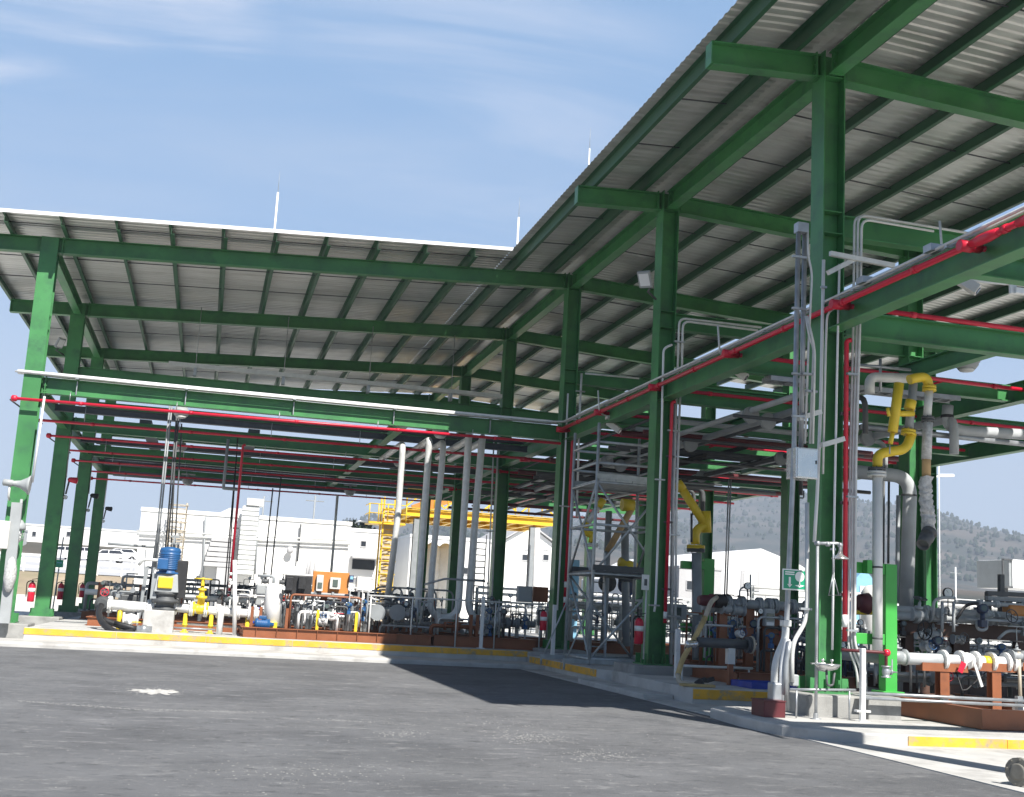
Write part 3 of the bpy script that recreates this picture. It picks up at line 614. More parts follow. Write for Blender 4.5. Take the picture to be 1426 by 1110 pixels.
for y, z in ((49.6, 7.2), (53.9, 7.05), (57.5, 7.2)): b = MB(); b.ext((-4.7, y, z), (9.9, y, z), [(-.2, -.06), (.2, -.06), (.2, .08), (-.2, .08)]); b.build('tray', M['dgrey'], t)
for x in (-2.5, 1.2, 7.6): b = MB(); b.ext((x, 42.6, 7.25), (x, 57.4, 7.25), [(-.2, -.06), (.2, -.06), (.2, .08), (-.2, .08)]); b.build('tray', M['dgrey'], t)
for y, r in ((51, .09), (55.5, .12), (56.2, .07)): pipe(t, [(-4.4, y, 6.55), (9.8, y, 6.6)], r, 'dgrey', 'pipe')
for y, z, m in ((34.9, 7.2, 'conduit'), (38.1, 7.05, 'dgrey'), (41.2, 7.2, 'galv'), (45.2, 7.1, 'dgrey')): pipe(t, [(-4.7, y, z), (9.9, y, z)], .05, m, 'conduit')

# ================================================================= LAMPS, CAMERAS, HORN
def lowbay(p, lab):
    t = thing('bay_light', lab, 'lamp', p, 'round lamps under the tie beams'); p = V(p); b = MB()
    b.lathe(p, (0, 0, 1), [(0, .17), (.08, .23), (.14, .23), (.14, .26), (.18, .26), (.2, .2), (.27, .17), (.28, .05), (.42, .04)], 18); b.build('housing', M['cab'], t)
    b = MB(); b.lathe(p, (0, 0, 1), [(-.06, .06), (-.045, .13), (0, .168)], 16); b.build('lens', M['conduit'], t)
    b = MB(); b.bar(p+V((-.3, 0, .43)), p+V((.3, 0, .43)), .05, .05); b.build('mounting_bar', M['galv'], t)
for px, py, Y, lab in ((1346, 514, 20.2, 'large round finned lamp under the nearest right-hand beam'), (252, 580, 36.0, 'round lamp at left end close behind the front red pipe'), (613, 608, 36.0, 'round lamp near the corner close behind the front red pipe'),
                       (251, 627, 44, 'middle round lamp at left, above the white building'), (556, 648, 44, 'middle round lamp left of the grey drop pipes'), (261, 674, 54, 'lowest round lamp at left, hanging just over the white building'), (487, 689, 54, 'lowest round lamp, hanging before the sky between building and yellow tower'), (727, 688, 50, 'dim round lamp near the yellow-lit far platform')):
    lowbay(at(px, py, Y=Y), lab)
def flood(p, lab, s=1., f=(-.5, -.6, -.6)):
    p = V(p); f = V(f).normalized(); t = thing('floodlight', lab, 'floodlight', p); sd = f.cross(V((0, 0, 1))).normalized(); u = sd.cross(f)
    b = MB(); a = p; b.ext(a, a+f*.12*s, [(-.2*s, -.26*s), (.2*s, -.26*s), (.2*s, .26*s), (-.2*s, .26*s)], u); b.build('housing', M['cab'], t, bevel=.02)
    b = MB(); a = p+f*.121*s; b.ext(a, a+f*.012, [(-.15*s, -.18*s), (.15*s, -.18*s), (.15*s, .2*s), (-.15*s, .2*s)], u); b.build('lens', M['trim'], t)
    b = MB(); b.tube([p-u*.26*s-sd*.1, p-u*.42*s, p-u*.42*s+V((.35*s, .25*s, -.1))], .03, 6); b.build('bracket', M['dgrey'], t)
flood(at(899, 388, Y=25.6), 'floodlight clamped high on the left side of the second large column', .8)
flood(at(83, 477, Y=41.5), 'small floodlight high on the second column from the left', .7, (.6, -.6, -.5))
def cctv(p, lab):
    p = V(p); t = thing('security_camera', lab, 'camera', p, 'white security cameras under the beam'); b = MB()
    b.cbox(p+V((0, 0, .16)), .22, .2, .09); b.tube([p+V((0, 0, .12)), p+V((.02, -.02, -.02))], .04, 8); b.build('mount', M['cream'], t, bevel=.01)
    d = V((.62, -.45, -.55)).normalized(); b = MB(); b.ext(p+d*-.05, p+d*.36, [(-.1, -.08), (.1, -.08), (.1, .08), (0, .1), (-.1, .08)]); b.build('body', M['cream'], t, bevel=.012)
    b = MB(); b.lathe(p+d*.361, d, [(0, .06), (.01, .06)], 12); b.build('lens', M['glass'], t)
    b = MB(); b.tube(fillet([p+V((-.08, 0, .2)), p+V((-.34, -.1, .25)), p+V((-.42, -.15, .85))], .35, 6), .022, 6); b.build('cable', M['conduit'], t)
for px, py, Y, lab in ((1334, 388, 15.9, 'white security camera nearest the viewer, at the right edge'), (1020, 513, 22.6, 'white security camera between first and second large columns'), (849, 590, 30.2, 'white security camera above the scaffold top')): cctv(at(px, py, Y=Y), lab)
t = thing('tray_arm', 'white double channel arm on a hanger behind the nearest camera', 'bracket', at(1345, 388, Y=16.2))
for dz in (0, .11): a = at(1345, 380, Y=16.2)+V((0, 0, -dz)); pipe(t, [a, a+V((2.6, 0, .1))], .035, 'trim', 'channel')
a = at(1410, 372, Y=16.1); boxed(t, a.x-.06, a.x+.06, 16.08, 16.13, a.z-.45, a.z+.05, 'trim', 'hanger'); boxed(t, a.x, a.x+.8, 16.02, 16.07, a.z-.45, a.z-.35, 'trim', 'shelf')
# public address horn, gas lamp and cabinet on the leftmost column
t = thing('horn_speaker', 'grey horn loudspeaker on the leftmost column', 'loudspeaker', at(30, 678, Y=33.5)); a = at(42, 676, Y=33.4)
b = MB(); b.lathe(a, (-1, 0, .05), [(0, .25), (.02, .26), (.08, .2), (.25, .1), (.42, .07), (.44, .09), (.66, .09), (.68, .06)], 18); b.build('horn', M['cab'], t)
b = MB(); b.lathe(a-V((.0, 0, 0)), (-1, 0, .05), [(.015, .2), (.05, .15), (.2, .04)], 16); b.build('throat', M['dgrey'], t)
pipe(t, [a+V((-.5, 0, -.05)), a+V((-.5, .05, -.35)), a+V((-.5, .25, -.4))], .03, 'conduit', 'bracket')
t = thing('alarm_beacon', 'grey caged alarm beacon below the horn on the leftmost column', 'beacon', at(26, 760, Y=33.5)); a = at(25, 735, Y=33.4)
b = MB(); b.lathe(a, (0, 0, 1), [(-.05, .19), (0, .2), (.1, .19), (.14, .14), (.2, .1), (.22, .04), (.75, .035)], 16); b.build('head', M['cab'], t)
b = MB(); b.lathe(a, (0, 0, -1), [(.05, .12), (.3, .11), (.38, .05)], 12); b.build('globe', M['signw'], t)
b = MB()
for k in range(6): e = V((math.cos(k*PI/3), math.sin(k*PI/3), 0))*.15; b.tube([a+e-V((0, 0, .05)), a+e-V((0, 0, .3)), a-V((0, 0, .42))], .012, 5)
for z in (.15, .28): b.ring(a-V((0, 0, z)), (0, 0, 1), .15, .012, 12, 5)
b.build('guard', M['galv'], t)
t = thing('call_post', 'grey post with wrapped handset in front of the leftmost column', 'post', at(12, 870, Y=33.3)); a = at(24, 700, Y=33.25); c = at(6, 868, Y=33.25)
b = MB(); b.bar(c, a, .26, .12, (0, 1, 0)); b.build('post', M['cab'], t)
a = at(14, 800, Y=33.1); b = MB(); b.lathe(a-V((0, 0, .45)), (0, 0, 1), [(0, .03), (.1, .1), (.35, .16), (.6, .15), (.8, .1), (.9, .03)], 9); b.build('wrapped_handset', M['wrap'], t)
a = at(3, 748, Y=33.2); boxed(t, a.x-.35, a.x+.17, 33.1, 33.18, a.z-.3, a.z+.42, 'cream', 'cabinet', .02)
# alarm horns beside the columns of the left end
for k, (px, py, Y, m) in enumerate(((101, 668, 42, 'red'), (131, 690, 50, 'black'), (151, 708, 57.5, 'black'))):
    lab = ['red', 'black'][k > 0]+' signal horn hanging right of the %s column from the left' % ['second', 'third', 'fourth'][k]
    a = at(px, py, Y=Y); t = thing('signal_horn', lab, 'horn', a-V((.1, 0, .6)), 'signal horns hung by the left columns')
    b = MB(); b.lathe(a+V((-.14, 0, 0)), (1, -.2, -.1), [(0, .04), (.04, .08), (.3, .11), (.33, .03)], 12); b.build('horn', M[m], t)
    pipe(t, [a+V((-.1, 0, -.05)), a+V((-.16, 0, -.5))], .03, 'dgrey', 'stem'); gauge(t, a+V((-.16, 0, -.6)), .07, (0, -1, 0), .02, 'dgrey')
    q = at(px-2, py-75+k*20, Y=Y); pipe(t, [(q.x, Y, 6.6), (a.x-.2, Y, a.z+.05)], .018, 'conduit', 'wire')
drops(33.6, [(62, 552, 45, 672, 'trim')], 'white cable slanting down from the front beam to the horn loudspeaker', .03)
# extinguishers
def extinguisher():
    t = thing('fire_extinguisher', 'x', 'fire extinguisher', (0, 0, 0), 'red fire extinguishers hung on the columns'); b = MB()
    b.lathe((0, 0, 0), (0, 0, 1), [(0, .075), (.02, .09), (.42, .09), (.47, .07), (.50, .035)], 16); b.build('cylinder', M['red'], t)
    b = MB(); b.lathe((0, 0, .25), (0, 0, 1), [(0, .0915), (.10, .0915)], 16); b.build('label_band', M['signw'], t)
    b = MB(); b.lathe((0, 0, .5), (0, 0, 1), [(0, .03), (.05, .03)], 8); b.bar((-.02, 0, .57), (.12, 0, .6), .03, .015); b.bar((-.02, 0, .54), (.1, 0, .53), .03, .015); b.build('handle', M['black'], t)
    b = MB(); b.tube(fillet([(-.03, -.02, .54), (-.13, -.03, .5), (-.115, -.03, .12)], .08), .015, 6); b.build('hose', M['black'], t)
    b = MB(); b.box(-.04, .04, .09, .14, .1, .42); b.build('wall_bracket', M['dgrey'], t); return t
EX = [(889, 897, 25.6, 1.15, 'red fire extinguisher hung left of the second large column'), (756, 878, 33.4, 1.1, 'red fire extinguisher on the left side of the corner column'), (42, 838, 41.6, 1.25, 'brightest red fire extinguisher, left of the second column from the left'),
      (83, 835, 49.5, 1.25, 'shaded red fire extinguisher left of the third column from the left'), (113, 832, 57.3, 1.2, 'darkest fire extinguisher, left of the fourth column from the left')]
ex = extinguisher()
for k, (px, py, Y, s, lab) in enumerate(EX):
    p = at(px, py, Y=Y)
    if k == 0: ex.location = p; ex.scale = (s,)*3; ex['label'] = lab
    else: dup(ex, p, lab, 0, s)
# ================================================================= LEFT WING EQUIPMENT
PX = lambda r, Y: r*Y/1651.4           # size in metres of r photo pixels at depth Y (about)
Z1 = .418
def clutter(par, X0, X1, Y0, Y1, Z0, Z_, n, seed, ms=('grey', 'white', 'galv'), hp=6, nv=5, nt=5, ng=4):
    """small-bore piping, valves, transmitters and gauges filling a skid"""
    r = random.Random(seed); h = Z_-Z0
    for i in range(hp):
        y = r.uniform(Y0, Y1); z = Z0+h*r.uniform(.15, .85); a = r.uniform(X0, X0+(X1-X0)*.4); c = r.uniform(X0+(X1-X0)*.6, X1)
        rr = r.choice((.03, .045, .06)); m = r.choice(ms)
        pipe(par, [(a, y, Z0), (a, y, z), (c, y, z), (c, y, Z0)], rr, m, 'pipe', rad=.12)
        for f in (.3, .62):
            if r.random() < .8: flange(par, (a+(c-a)*f, y, z), (1, 0, 0), rr*2, m, .03)
    for i in range(n):
        x = r.uniform(X0, X1); y = r.uniform(Y0, Y1); z0 = Z0+h*r.uniform(0, .3); z1 = Z0+h*r.uniform(.5, 1); rr = r.choice((.012, .018, .025, .025)); m = r.choice(ms)
        k = r.random(); dx = r.uniform(.1, .5)*r.choice((-1, 1))
        if k < .35: pipe(par, [(x, y, z0), (x, y, z1)], rr, m, 'tubing')
        elif k < .7: pipe(par, [(x, y, z0), (x, y, z1), (min(max(x+dx, X0), X1), y, z1), (min(max(x+dx, X0), X1), y, z0+.1)], rr, m, 'tubing', rad=.08)
        else: pipe(par, [(x, y, z1), (x+dx, y, z1), (x+dx, y+r.uniform(.1, .5), z1), (x+dx, y+.3, z0)], rr, m, 'tubing', rad=.08)
    for i in range(nv):
        m = r.choice(ms); valve(par, (r.uniform(X0, X1), r.uniform(Y0, Y1), Z0+h*r.uniform(.25, .75)), (1, 0, 0) if r.random() < .7 else (0, 1, 0), r.choice((.045, .06, .07)), m, (0, r.choice((0, 0, -1)), 1) if r.random() < .7 else (0, -1, 0.2), r.choice(('black', 'dgrey', 'red', 'blue')), r.random() < .6)
    for i in range(nt): transmitter(par, (r.uniform(X0, X1), r.uniform(Y0, Y0+(Y1-Y0)*.6), Z0+h*r.uniform(.5, 1)), r.choice(('navy', 'grey', 'dgrey', 'blue')), r.uniform(.9, 1.3))
    for i in range(ng): gauge(par, (r.uniform(X0, X1), r.uniform(Y0, Y0+(Y1-Y0)*.5), Z0+h*r.uniform(.7, 1.1)), .065)
def skid_base(par, X0, X1, Y0, Y1, z0, z1, m='brown', posts=(), zt=1.5, cross=True):
    h = z1-z0; z = (z0+z1)/2
    for y in (Y0, Y1): b = MB(); b.ib((X0, y, z), (X1, y, z), h, .14, .02, .014); b.build('base_beam', M[m], par)
    for x in (X0, (X0+X1)/2, X1): b = MB(); b.ib((x, Y0+.075, z), (x, Y1-.075, z), h-.01, .12, .02, .014); b.build('base_beam', M[m], par)
    for x, y in posts: b = MB(); b.ib((x, y, z1), (x, y, zt), .14, .14, .014, .012, (0, 1, 0)); b.build('post', M[m], par)
# pump with blue motor on a concrete block
a = at(197, 883, Y=34.5); c = at(243, 851, Y=34.5); xm = (a.x+c.x)/2
t = thing('mixing_pump', 'upright pump with blue motor and yellow guard on a pale concrete block', 'pump', (xm, 35.1, Z1))
boxed(t, a.x, c.x, 34.5, 35.6, Z1-.02, c.z, 'concrete', 'concrete_block', .02); z = c.z; xp = at(230, 840, Y=35.05).x; yp = 35.05
b = MB(); b.lathe((xp, yp, z), (0, 0, 1), [(0, .34), (.06, .34), (.06, .26), (.2, .25), (.22, .38), (.30, .38), (.32, .3), (.42, .30), (.44, .36), (.5, .36)], 20); b.build('casing', M['dgrey'], t)
b = MB(); w0, w1 = .30, .24
b.add([(xp+sx*w, yp+sy*w, z+zz) for zz, w in ((.5, .33), (1.0, .27)) for sx, sy in ((-1, -1), (1, -1), (1, 1), (-1, 1))], [(0, 1, 5, 4), (1, 2, 6, 5), (2, 3, 7, 6), (3, 0, 4, 7), (4, 5, 6, 7), (3, 2, 1, 0)]); b.build('lantern', M['cab'], t, bevel=.02)
boxed(t, xp-.24, xp+.16, yp-.40, yp-.33, z+.60, z+.92, 'yellow', 'guard', .03)
b = MB(); b.lathe((xp, yp, z+1.0), (0, 0, 1), [(0, .34), (.05, .34), (.06, .27), (.12, .27)]+[v for k in range(9) for v in ((.14+.05*k, .31), (.165+.05*k, .31), (.17+.05*k, .27))]+[(.62, .3), (.72, .27), (.76, .1)], 22); b.build('motor', M['blue'], t)
boxed(t, xp-.30, xp-.02, yp-.44, yp-.26, z+1.12, z+1.42, 'blue', 'terminal_box', .02); boxed(t, xp+.16, xp+.52, yp-.2, yp+.3, z+.35, z+1.40, 'black', 'side_panel', .02)
pipe(t, [(xp-.16, yp-.38, z+1.36), (xp-.7, yp-.38, z+1.36), (xp-.8, yp-.3, z+1.2)], .045, 'conduit', 'cable_gland')
boxed(t, xp-.42, xp-.25, yp-.2, yp+.2, z+.30, z+1.0, 'grey', 'bracket', .01)
# white product line with hose at the left
def cyl_line(par, p0, p1, r, m='white', fl=(), name='pipe'):
    p0 = V(p0); p1 = V(p1); pipe(par, [p0, p1], r, m, name, n=12)
    for f in fl: flange(par, p0+(p1-p0)*f, p1-p0, r*1.65, m)
t = thing('product_line', 'thick white pipe ending in an elbow with a black hose at far left', 'pipe', at(145, 870, Y=35.3))
a = at(141, 841, Y=35.2); c = at(214, 847, Y=35.2); cyl_line(t, a+V((.12, 0, 0)), c, .14, 'white', (.08, .9, .97))
b = MB(); b.lathe(a+V((.05, -.1, .0)), (0, -1, 0), [(-.2, .15), (0, .16), (.02, .22), (.08, .22), (.09, .13), (.14, .13)], 16); b.build('hose_coupling', M['dgrey'], t)
for x0, y0 in ((165, 873),): q = at(x0, y0, Y=35.2); pipe(t, [(q.x, 35.2, Z1), (q.x, 35.2, a.z-.12)], .07, 'yellow', 'support_post')
valve(t, at(182, 862, Y=35.0), (1, 0, 0), .10, 'white', (0, -1, -.3), 'yellow', False)
t = thing('black_hose', 'thick black hose drooping from the white pipe onto the platform edge', 'hose', at(170, 884, Y=34.2))
hp = [at(x, y, Y=Y) for x, y, Y in ((141, 843, 34.95), (137, 852, 34.7), (140, 865, 34.3), (150, 875, 33.95), (165, 882, 33.75), (180, 881, 33.9), (186, 877, 34.1), (170, 872, 34.3), (150, 866, 34.4), (143, 862, 34.5))]
b = MB(); b.tube(fillet(hp, .6, 5), .085, 10); b.build('hose', M['black'], t)
hp = [at(x, y, Y=Y) for x, y, Y in ((160, 868, 34.1), (176, 872, 34.0), (190, 876, 34.0))]
b = MB(); b.tube(fillet(hp, .6, 5), .075, 10); b.build('hose', M['black'], t); a = at(190, 876, Y=34.0); c = at(206, 877, Y=34.0)
b = MB(); b.lathe(a, c-a, [(0, .08), (.04, .10), (.12, .10), (.14, .13), (.24, .13), (.26, .1), (.4, .1)], 14); b.build('coupling', M['galv'], t)
t = thing('product_line', 'white pipeline with yellow hand valve running right from the pump', 'pipe', at(300, 880, Y=35.2))
a = at(241, 846, Y=35.2); c = at(366, 856, Y=35.2); cyl_line(t, a, c, .12, 'white', (.02, .2, .36, .5, .72, .85, .92))
v = at(279, 848, Y=35.2)
b = MB(); b.lathe(v, (1, 0, 0), [(-.22, .2), (-.16, .2), (-.15, .12), (-.05, .15), (.05, .15), (.15, .12), (.16, .2), (.22, .2)], 14); b.lathe(v, (0, 0, 1), [(.08, .11), (.28, .1), (.29, .16), (.36, .16), (.37, .08), (.5, .07), (.52, .12), (.56, .12), (.58, .05), (.86, .04)], 12); vv = b.build('valve', M['yellow'], t); wheel(vv, v+V((0, 0, .84)), (0, 0, 1), .24, 'yellow')
for px, top in ((305, 848), (327, 780)):
    q = at(px, 882, Y=34.9); q2 = at(px, top, Y=34.9); pipe(t, [(q.x, 34.9, Z1), (q.x, 34.9, q2.z), (q.x+.03, 35.2, q2.z)] if top > 800 else [(q.x, 34.9, Z1), (q2.x, 34.9, q2.z)], .09 if top > 800 else .06, 'white', 'down_pipe')
for px in (257, 293, 344): q = at(px, 872, Y=35.2); b = MB(); b.lathe((q.x, 35.2, Z1), (0, 0, 1), [(0, .12), (.03, .12), (.04, .06), (.2, .06), (.2, .08), (.24, .08), (.24, .06), (q.z-Z1+.35, .06)], 12); b.build('support_post', M['yellow'], t)
pipe(t, [at(246, 868, Y=35.5), at(338, 874, Y=35.5)], .03, 'white', 'pipe'); pipe(t, [at(242, 874, Y=34.6), at(300, 877, Y=34.6)], .025, 'galv', 'pipe')
# rear left skids
t = thing('rear_skid', 'brown steel skid with grey bins behind the left white pipe', 'skid', (-2, 38.5, Z1))
skid_base(t, -3.2, 3.6, 37.3, 39.6, Z1, .68)
for x0, x1, y0, y1, m in ((165, 214, 830, 856, 'dgrey'), (226, 250, 832, 852, 'dgrey'), (355, 371, 814, 843, 'cab'), (348, 366, 846, 868, 'dblue')):
    a = at(x0, y1, Y=38); c = at(x1, y0, Y=38); boxed(t, a.x, c.x, 38, 38.8, a.z, c.z, m, 'bin', .04)
for px, ytop in ((222, 730), (244, 745), (249, 756), (205, 790), (212, 800)):
    q = at(px, ytop, Y=38); b = MB(); b.bar((q.x-.1, 38, .68), (q.x, 38, q.z), .11 if px < 240 else .06, .10, (0, 1, 0)); b.build('rack_post', M['grey'], t)
for y in (747, 757, 790, 800): a = at(238 if y < 770 else 203, y, Y=38); c = at(250 if y < 770 else 246, y+1, Y=38); b = MB(); b.bar(a, c, .05, .05); b.build('rack_rail', M['grey'], t)
clutter(t, -3.0, .8, 37.5, 39.4, .68, 2.0, 10, 11, ('grey', 'dgrey', 'galv'), 3, 4, 3, 2); clutter(t, .8, 3.4, 37.4, 39.4, .68, 1.8, 14, 12, ('white', 'grey', 'dgrey'), 4, 4, 2, 2)
for (x0, y0), (x1, y1) in (((150, 757), (215, 762)), ((205, 790), (222, 792))): pipe(t, [at(x0, y0, Y=39), at(x1, y1, Y=39)], .04, 'grey', 'pipe')
# white vertical tank and small blue motor
t = thing('white_tank', 'white upright cylinder tank with domed top on a yellow foot', 'tank', at(378, 874, Y=34.8)); q = at(378, 872, Y=34.8); q2 = at(380, 820, Y=34.8); r = .25
b = MB(); b.lathe((q.x, 34.8, q.z), (0, 0, 1), [(0, r*.7), (.02, r), (q2.z-q.z, r), (q2.z-q.z+.08, r*.85), (q2.z-q.z+.14, r*.4), (q2.z-q.z+.16, .06)], 22); b.build('shell', M['white'], t)
boxed(t, q.x-.1, q.x+.14, 34.48, 34.6, Z1, q.z+.12, 'yellow', 'foot', .01)
for dx in (-.28, .22): valve(t, (q.x+dx, 34.9, q2.z+.2), (1, 0, 0), .05, 'dgrey', (0, 0, 1), 'black')
pipe(t, [(q.x-.05, 34.8, q2.z+.14), (q.x-.05, 34.8, q2.z+.35), (q.x-.5, 34.9, q2.z+.35)], .04, 'grey')
t = thing('small_motor', 'small sky-blue electric motor at the foot of the white tank', 'motor', at(363, 878, Y=34.4)); q = at(354, 868, Y=34.4)
b = MB(); b.lathe(q, (1, 0, -.02), [(0, .06), (.02, .13), (.06, .15)]+[u for k in range(6) for u in ((.08+.05*k, .15), (.105+.05*k, .15), (.11+.05*k, .13))]+[(.42, .15), (.44, .06), (.54, .05)], 16); b.build('casing', M['blue'], t)
boxed(t, q.x+.12, q.x+.32, 34.3, 34.5, q.z+.13, q.z+.22, 'blue', 'terminal_box', .01); boxed(t, q.x+.05, q.x+.4, 34.28, 34.52, Z1, q.z-.12, 'blue', 'foot', .01)
# long brown skid at the front with instrument panels
xa = at(338, 885, Y=34).x; xb = at(600, 890, Y=34).x
t = thing('instrument_skid', 'long red-brown skid at the platform edge crowded with instruments and white pipes', 'skid', (xa, 34, Z1))
skid_base(t, xa, xb, 34.0, 37.2, Z1+.002, .70)
for k in range(9): x = xa+.35+k*(xb-xa-.5)/8.5; b = MB(); b.box(x-.006, x+.006, 33.935, 33.99, Z1+.03, .675); b.build('stiffener', M['brown'], t)
x0 = at(392, 850, Y=34.5).x; x1 = at(512, 850, Y=34.5).x
clutter(t, x0, x1, 34.3, 36.6, .70, 1.95, 48, 21, ('white', 'conduit', 'white', 'grey', 'dgrey', 'brown', 'galv'), 8, 12, 8, 7)
clutter(t, x0, x1, 34.2, 35.0, .70, 1.5, 30, 22, ('white', 'galv', 'conduit', 'dgrey', 'grey'), 3, 6, 5, 3)
Yp = 35.2
def panel(x0, y0, x1, y1, m, name, d=.12, Y=Yp, bev=.01): a = at(x0, y1, Y=Y); c = at(x1, y0, Y=Y); return boxed(t, a.x, c.x, Y, Y+d, a.z, c.z, m, name, bev)
panel(395, 803, 435, 826, 'black', 'back_panel', .03, 34.45); panel(434, 798, 487, 825, 'orange', 'back_panel', .03, 34.6)
panel(398, 804, 409, 822, 'black', 'controller', .12, 34.3); panel(415, 803, 427, 820, 'black', 'controller', .12, 34.3)
panel(440, 801, 451, 823, 'cream', 'controller', .12, 34.45); panel(459, 805, 475, 820, 'cream', 'controller', .12, 34.45); panel(486, 801, 493, 811, 'navy', 'controller', .12, 34.45); panel(496, 804, 517, 824, 'cream', 'cabinet', .3, 34.4); panel(498, 806, 515, 822, 'trim', 'cabinet_door', .02, 34.375)
panel(463, 807, 471, 817, 'screen', 'display', .02, 34.425); panel(442, 811, 449, 819, 'screen', 'display', .02, 34.425); panel(487.5, 803, 492, 807, 'skyblue', 'display', .02, 34.425)
for px in (402, 420, 444, 466, 500, 513): q = at(px, 824, Y=Yp+.2); b = MB(); b.bar((q.x, Yp+.2, .70), (q.x, Yp+.2, q.z+.4), .06, .06, (0, 1, 0)); b.build('panel_post', M['galv'], t)
pipe(t, [at(398, 800, Y=Yp+.2), at(520, 806, Y=Yp+.2)], .03, 'white', 'conduit')
for px in (349, 361, 398, 441, 495): q = at(px, 876, Y=34.35); b = MB(); b.bar((q.x, 34.35, .70), (q.x, 34.35, 1.25), .08, .08, (0, 1, 0)); b.build('post', M['yellow' if px in (441, 495) else 'brown'], t)
# manifold right of the panels with blind flanges and the tall grey drop pipes
x0 = at(512, 850, Y=36).x; x1 = at(610, 850, Y=36).x
t = thing('manifold_skid', 'shaded grey manifold skid with two round blind flanges facing the road', 'skid', (x0, 36, Z1))
skid_base(t, x0+.1, x1, 35.4, 38, Z1+.004, .66)
for px, py in ((525, 853), (553, 853)): q = at(px, py, Y=35.2); cyl_line(t, q+V((0, .05, 0)), q+V((0, 2.5, 0)), .14, 'grey', (.02,)); b = MB(); b.lathe(q+V((0, -.06, 0)), (0, -1, 0), [(0, .235), (.045, .235)], 20); b.build('blind_flange', M['grey'], t)
clutter(t, x0, x1, 35.5, 37.9, .66, 1.7, 30, 31, ('midgrey', 'galv', 'conduit', 'dgrey'), 6, 8, 5, 3)
def drop(lab, pts, r, Y, m='conduit', fl=True):
    p = [at(x, y, Y=Y) for x, y in pts]; p.insert(0, V((p[0].x, Y, 6.62))); p.insert(0, V((p[0].x, Y+5, 6.62))); t = thing('drop_pipe', lab, 'pipe', min(p, key=lambda q: q.z), 'tall grey drop pipes at the inner corner')
    pipe(t, p, r, m, 'pipe', rad=.35, n=12, k=6)
    if fl: flange(t, p[-1], p[-1]-p[-2], r*1.7, m)
    return t
drop('leftmost tall grey drop pipe, standing before the yellow tower', [(559, 650), (554, 720), (538, 846)], .10, 37.5, fl=False)
drop('tall grey drop pipe with a dark upper half, second from the left', [(597, 628), (585, 800), (581, 855), (560, 857)], .105, 36.2)
drop('tall grey drop pipe with pinkish upper part, third from the left', [(616, 640), (601, 800), (599, 850), (612, 862), (625, 862)], .10, 36.4)
drop('brightest tall grey drop pipe curving left at its foot', [(653, 602), (646, 720), (638, 850), (628, 860), (610, 860)], .11, 35.4)
drop('tall grey drop pipe curving right at its foot beside the dark column', [(672, 605), (662, 720), (652, 845), (660, 862), (690, 866)], .11, 35.6)
x0 = at(600, 850, Y=35).x; x1 = at(738, 850, Y=35).x
t = thing('corner_skid', 'shaded red-brown skid with valves and junction box left of the corner column', 'skid', (x0, 35, Z1))
skid_base(t, x0, x1, 34.2, 38.2, Z1+.002, .72)
clutter(t, x0+1.8, x1-.1, 34.6, 38.0, .72, 1.9, 24, 41, ('midgrey', 'galv', 'conduit', 'dgrey', 'white'), 6, 9, 5, 4); clutter(t, x0, x0+2, 34.6, 38.0, .72, 1.3, 14, 42, ('midgrey', 'conduit', 'brown'), 4, 5, 3, 1)
a = at(721, 838, Y=35); c = at(742, 817, Y=35); boxed(t, a.x, c.x, 35, 35.25, a.z, c.z, 'cab', 'junction_box', .02); boxed(t, a.x+.05, c.x-.05, 34.985, 34.999, a.z+.05, c.z-.05, 'cab', 'box_door', .004)
a = at(742, 838, Y=35.3); c = at(764, 818, Y=35.3); boxed(t, a.x, c.x, 35.3, 35.4, a.z, c.z, 'brown', 'plate', .01)
for px in (655, 664, 635): q = at(px, 880, Y=34.6); b = MB(); b.bar((q.x, 34.6, .72), (q.x, 34.6, 1.35), .09, .09, (0, 1, 0)); b.build('post', M['brown'], t)
cyl_line(t, at(690, 866, Y=35.6), at(745, 870, Y=35.6), .10, 'grey', (.15, .3, .55, .8))
q = at(666, 893, Y=34.15); q2 = at(668, 850, Y=34.15); t = thing('white_post', 'white bollard-like post in the shaded yellow kerb below the drop pipes', 'post', (q.x, 34.15, Z1)); b = MB(); b.bar((q.x, 33.8, Z1), (q.x, 33.8, q2.z+.4), .09, .09, (0, 1, 0)); b.build('post', M['white'], t); b = MB(); b.box(q.x-.1, q.x+.1, 33.7, 33.9, Z1, Z1+.02); b.build('foot_plate', M['white'], t)
t = thing('handrail', 'thin grey handrail running in front of the drop pipes to the corner column', 'handrail', at(600, 890, Y=34.1))
a = at(512, 829, Y=34.1); c = at(758, 842, Y=34.1); pipe(t, [a, c], .025, 'conduit', 'rail'); a2 = at(620, 806, Y=34.3); pipe(t, [a2+V((-.6, 0, -.2)), a2, a2+V((1.2, 0, 0))], .03, 'grey', 'rail')
for f in (0.02, .25, .5, .72, .98): q = a+(c-a)*f; pipe(t, [(q.x, q.y, Z1), (q.x, q.y, q.z)], .022, 'conduit', 'post')
t = thing('handrail', 'pale guard rail hoops behind the grey flanges of the manifold', 'handrail', at(560, 850, Y=38.6))
for k in range(4): q = at(520+k*24, 850, Y=38.6); pipe(t, [(q.x, 38.6, Z1), (q.x, 38.6, 2.05), (q.x+.9, 38.6, 2.05), (q.x+.9, 38.6, Z1)], .03, 'grey', 'hoop', rad=.25)
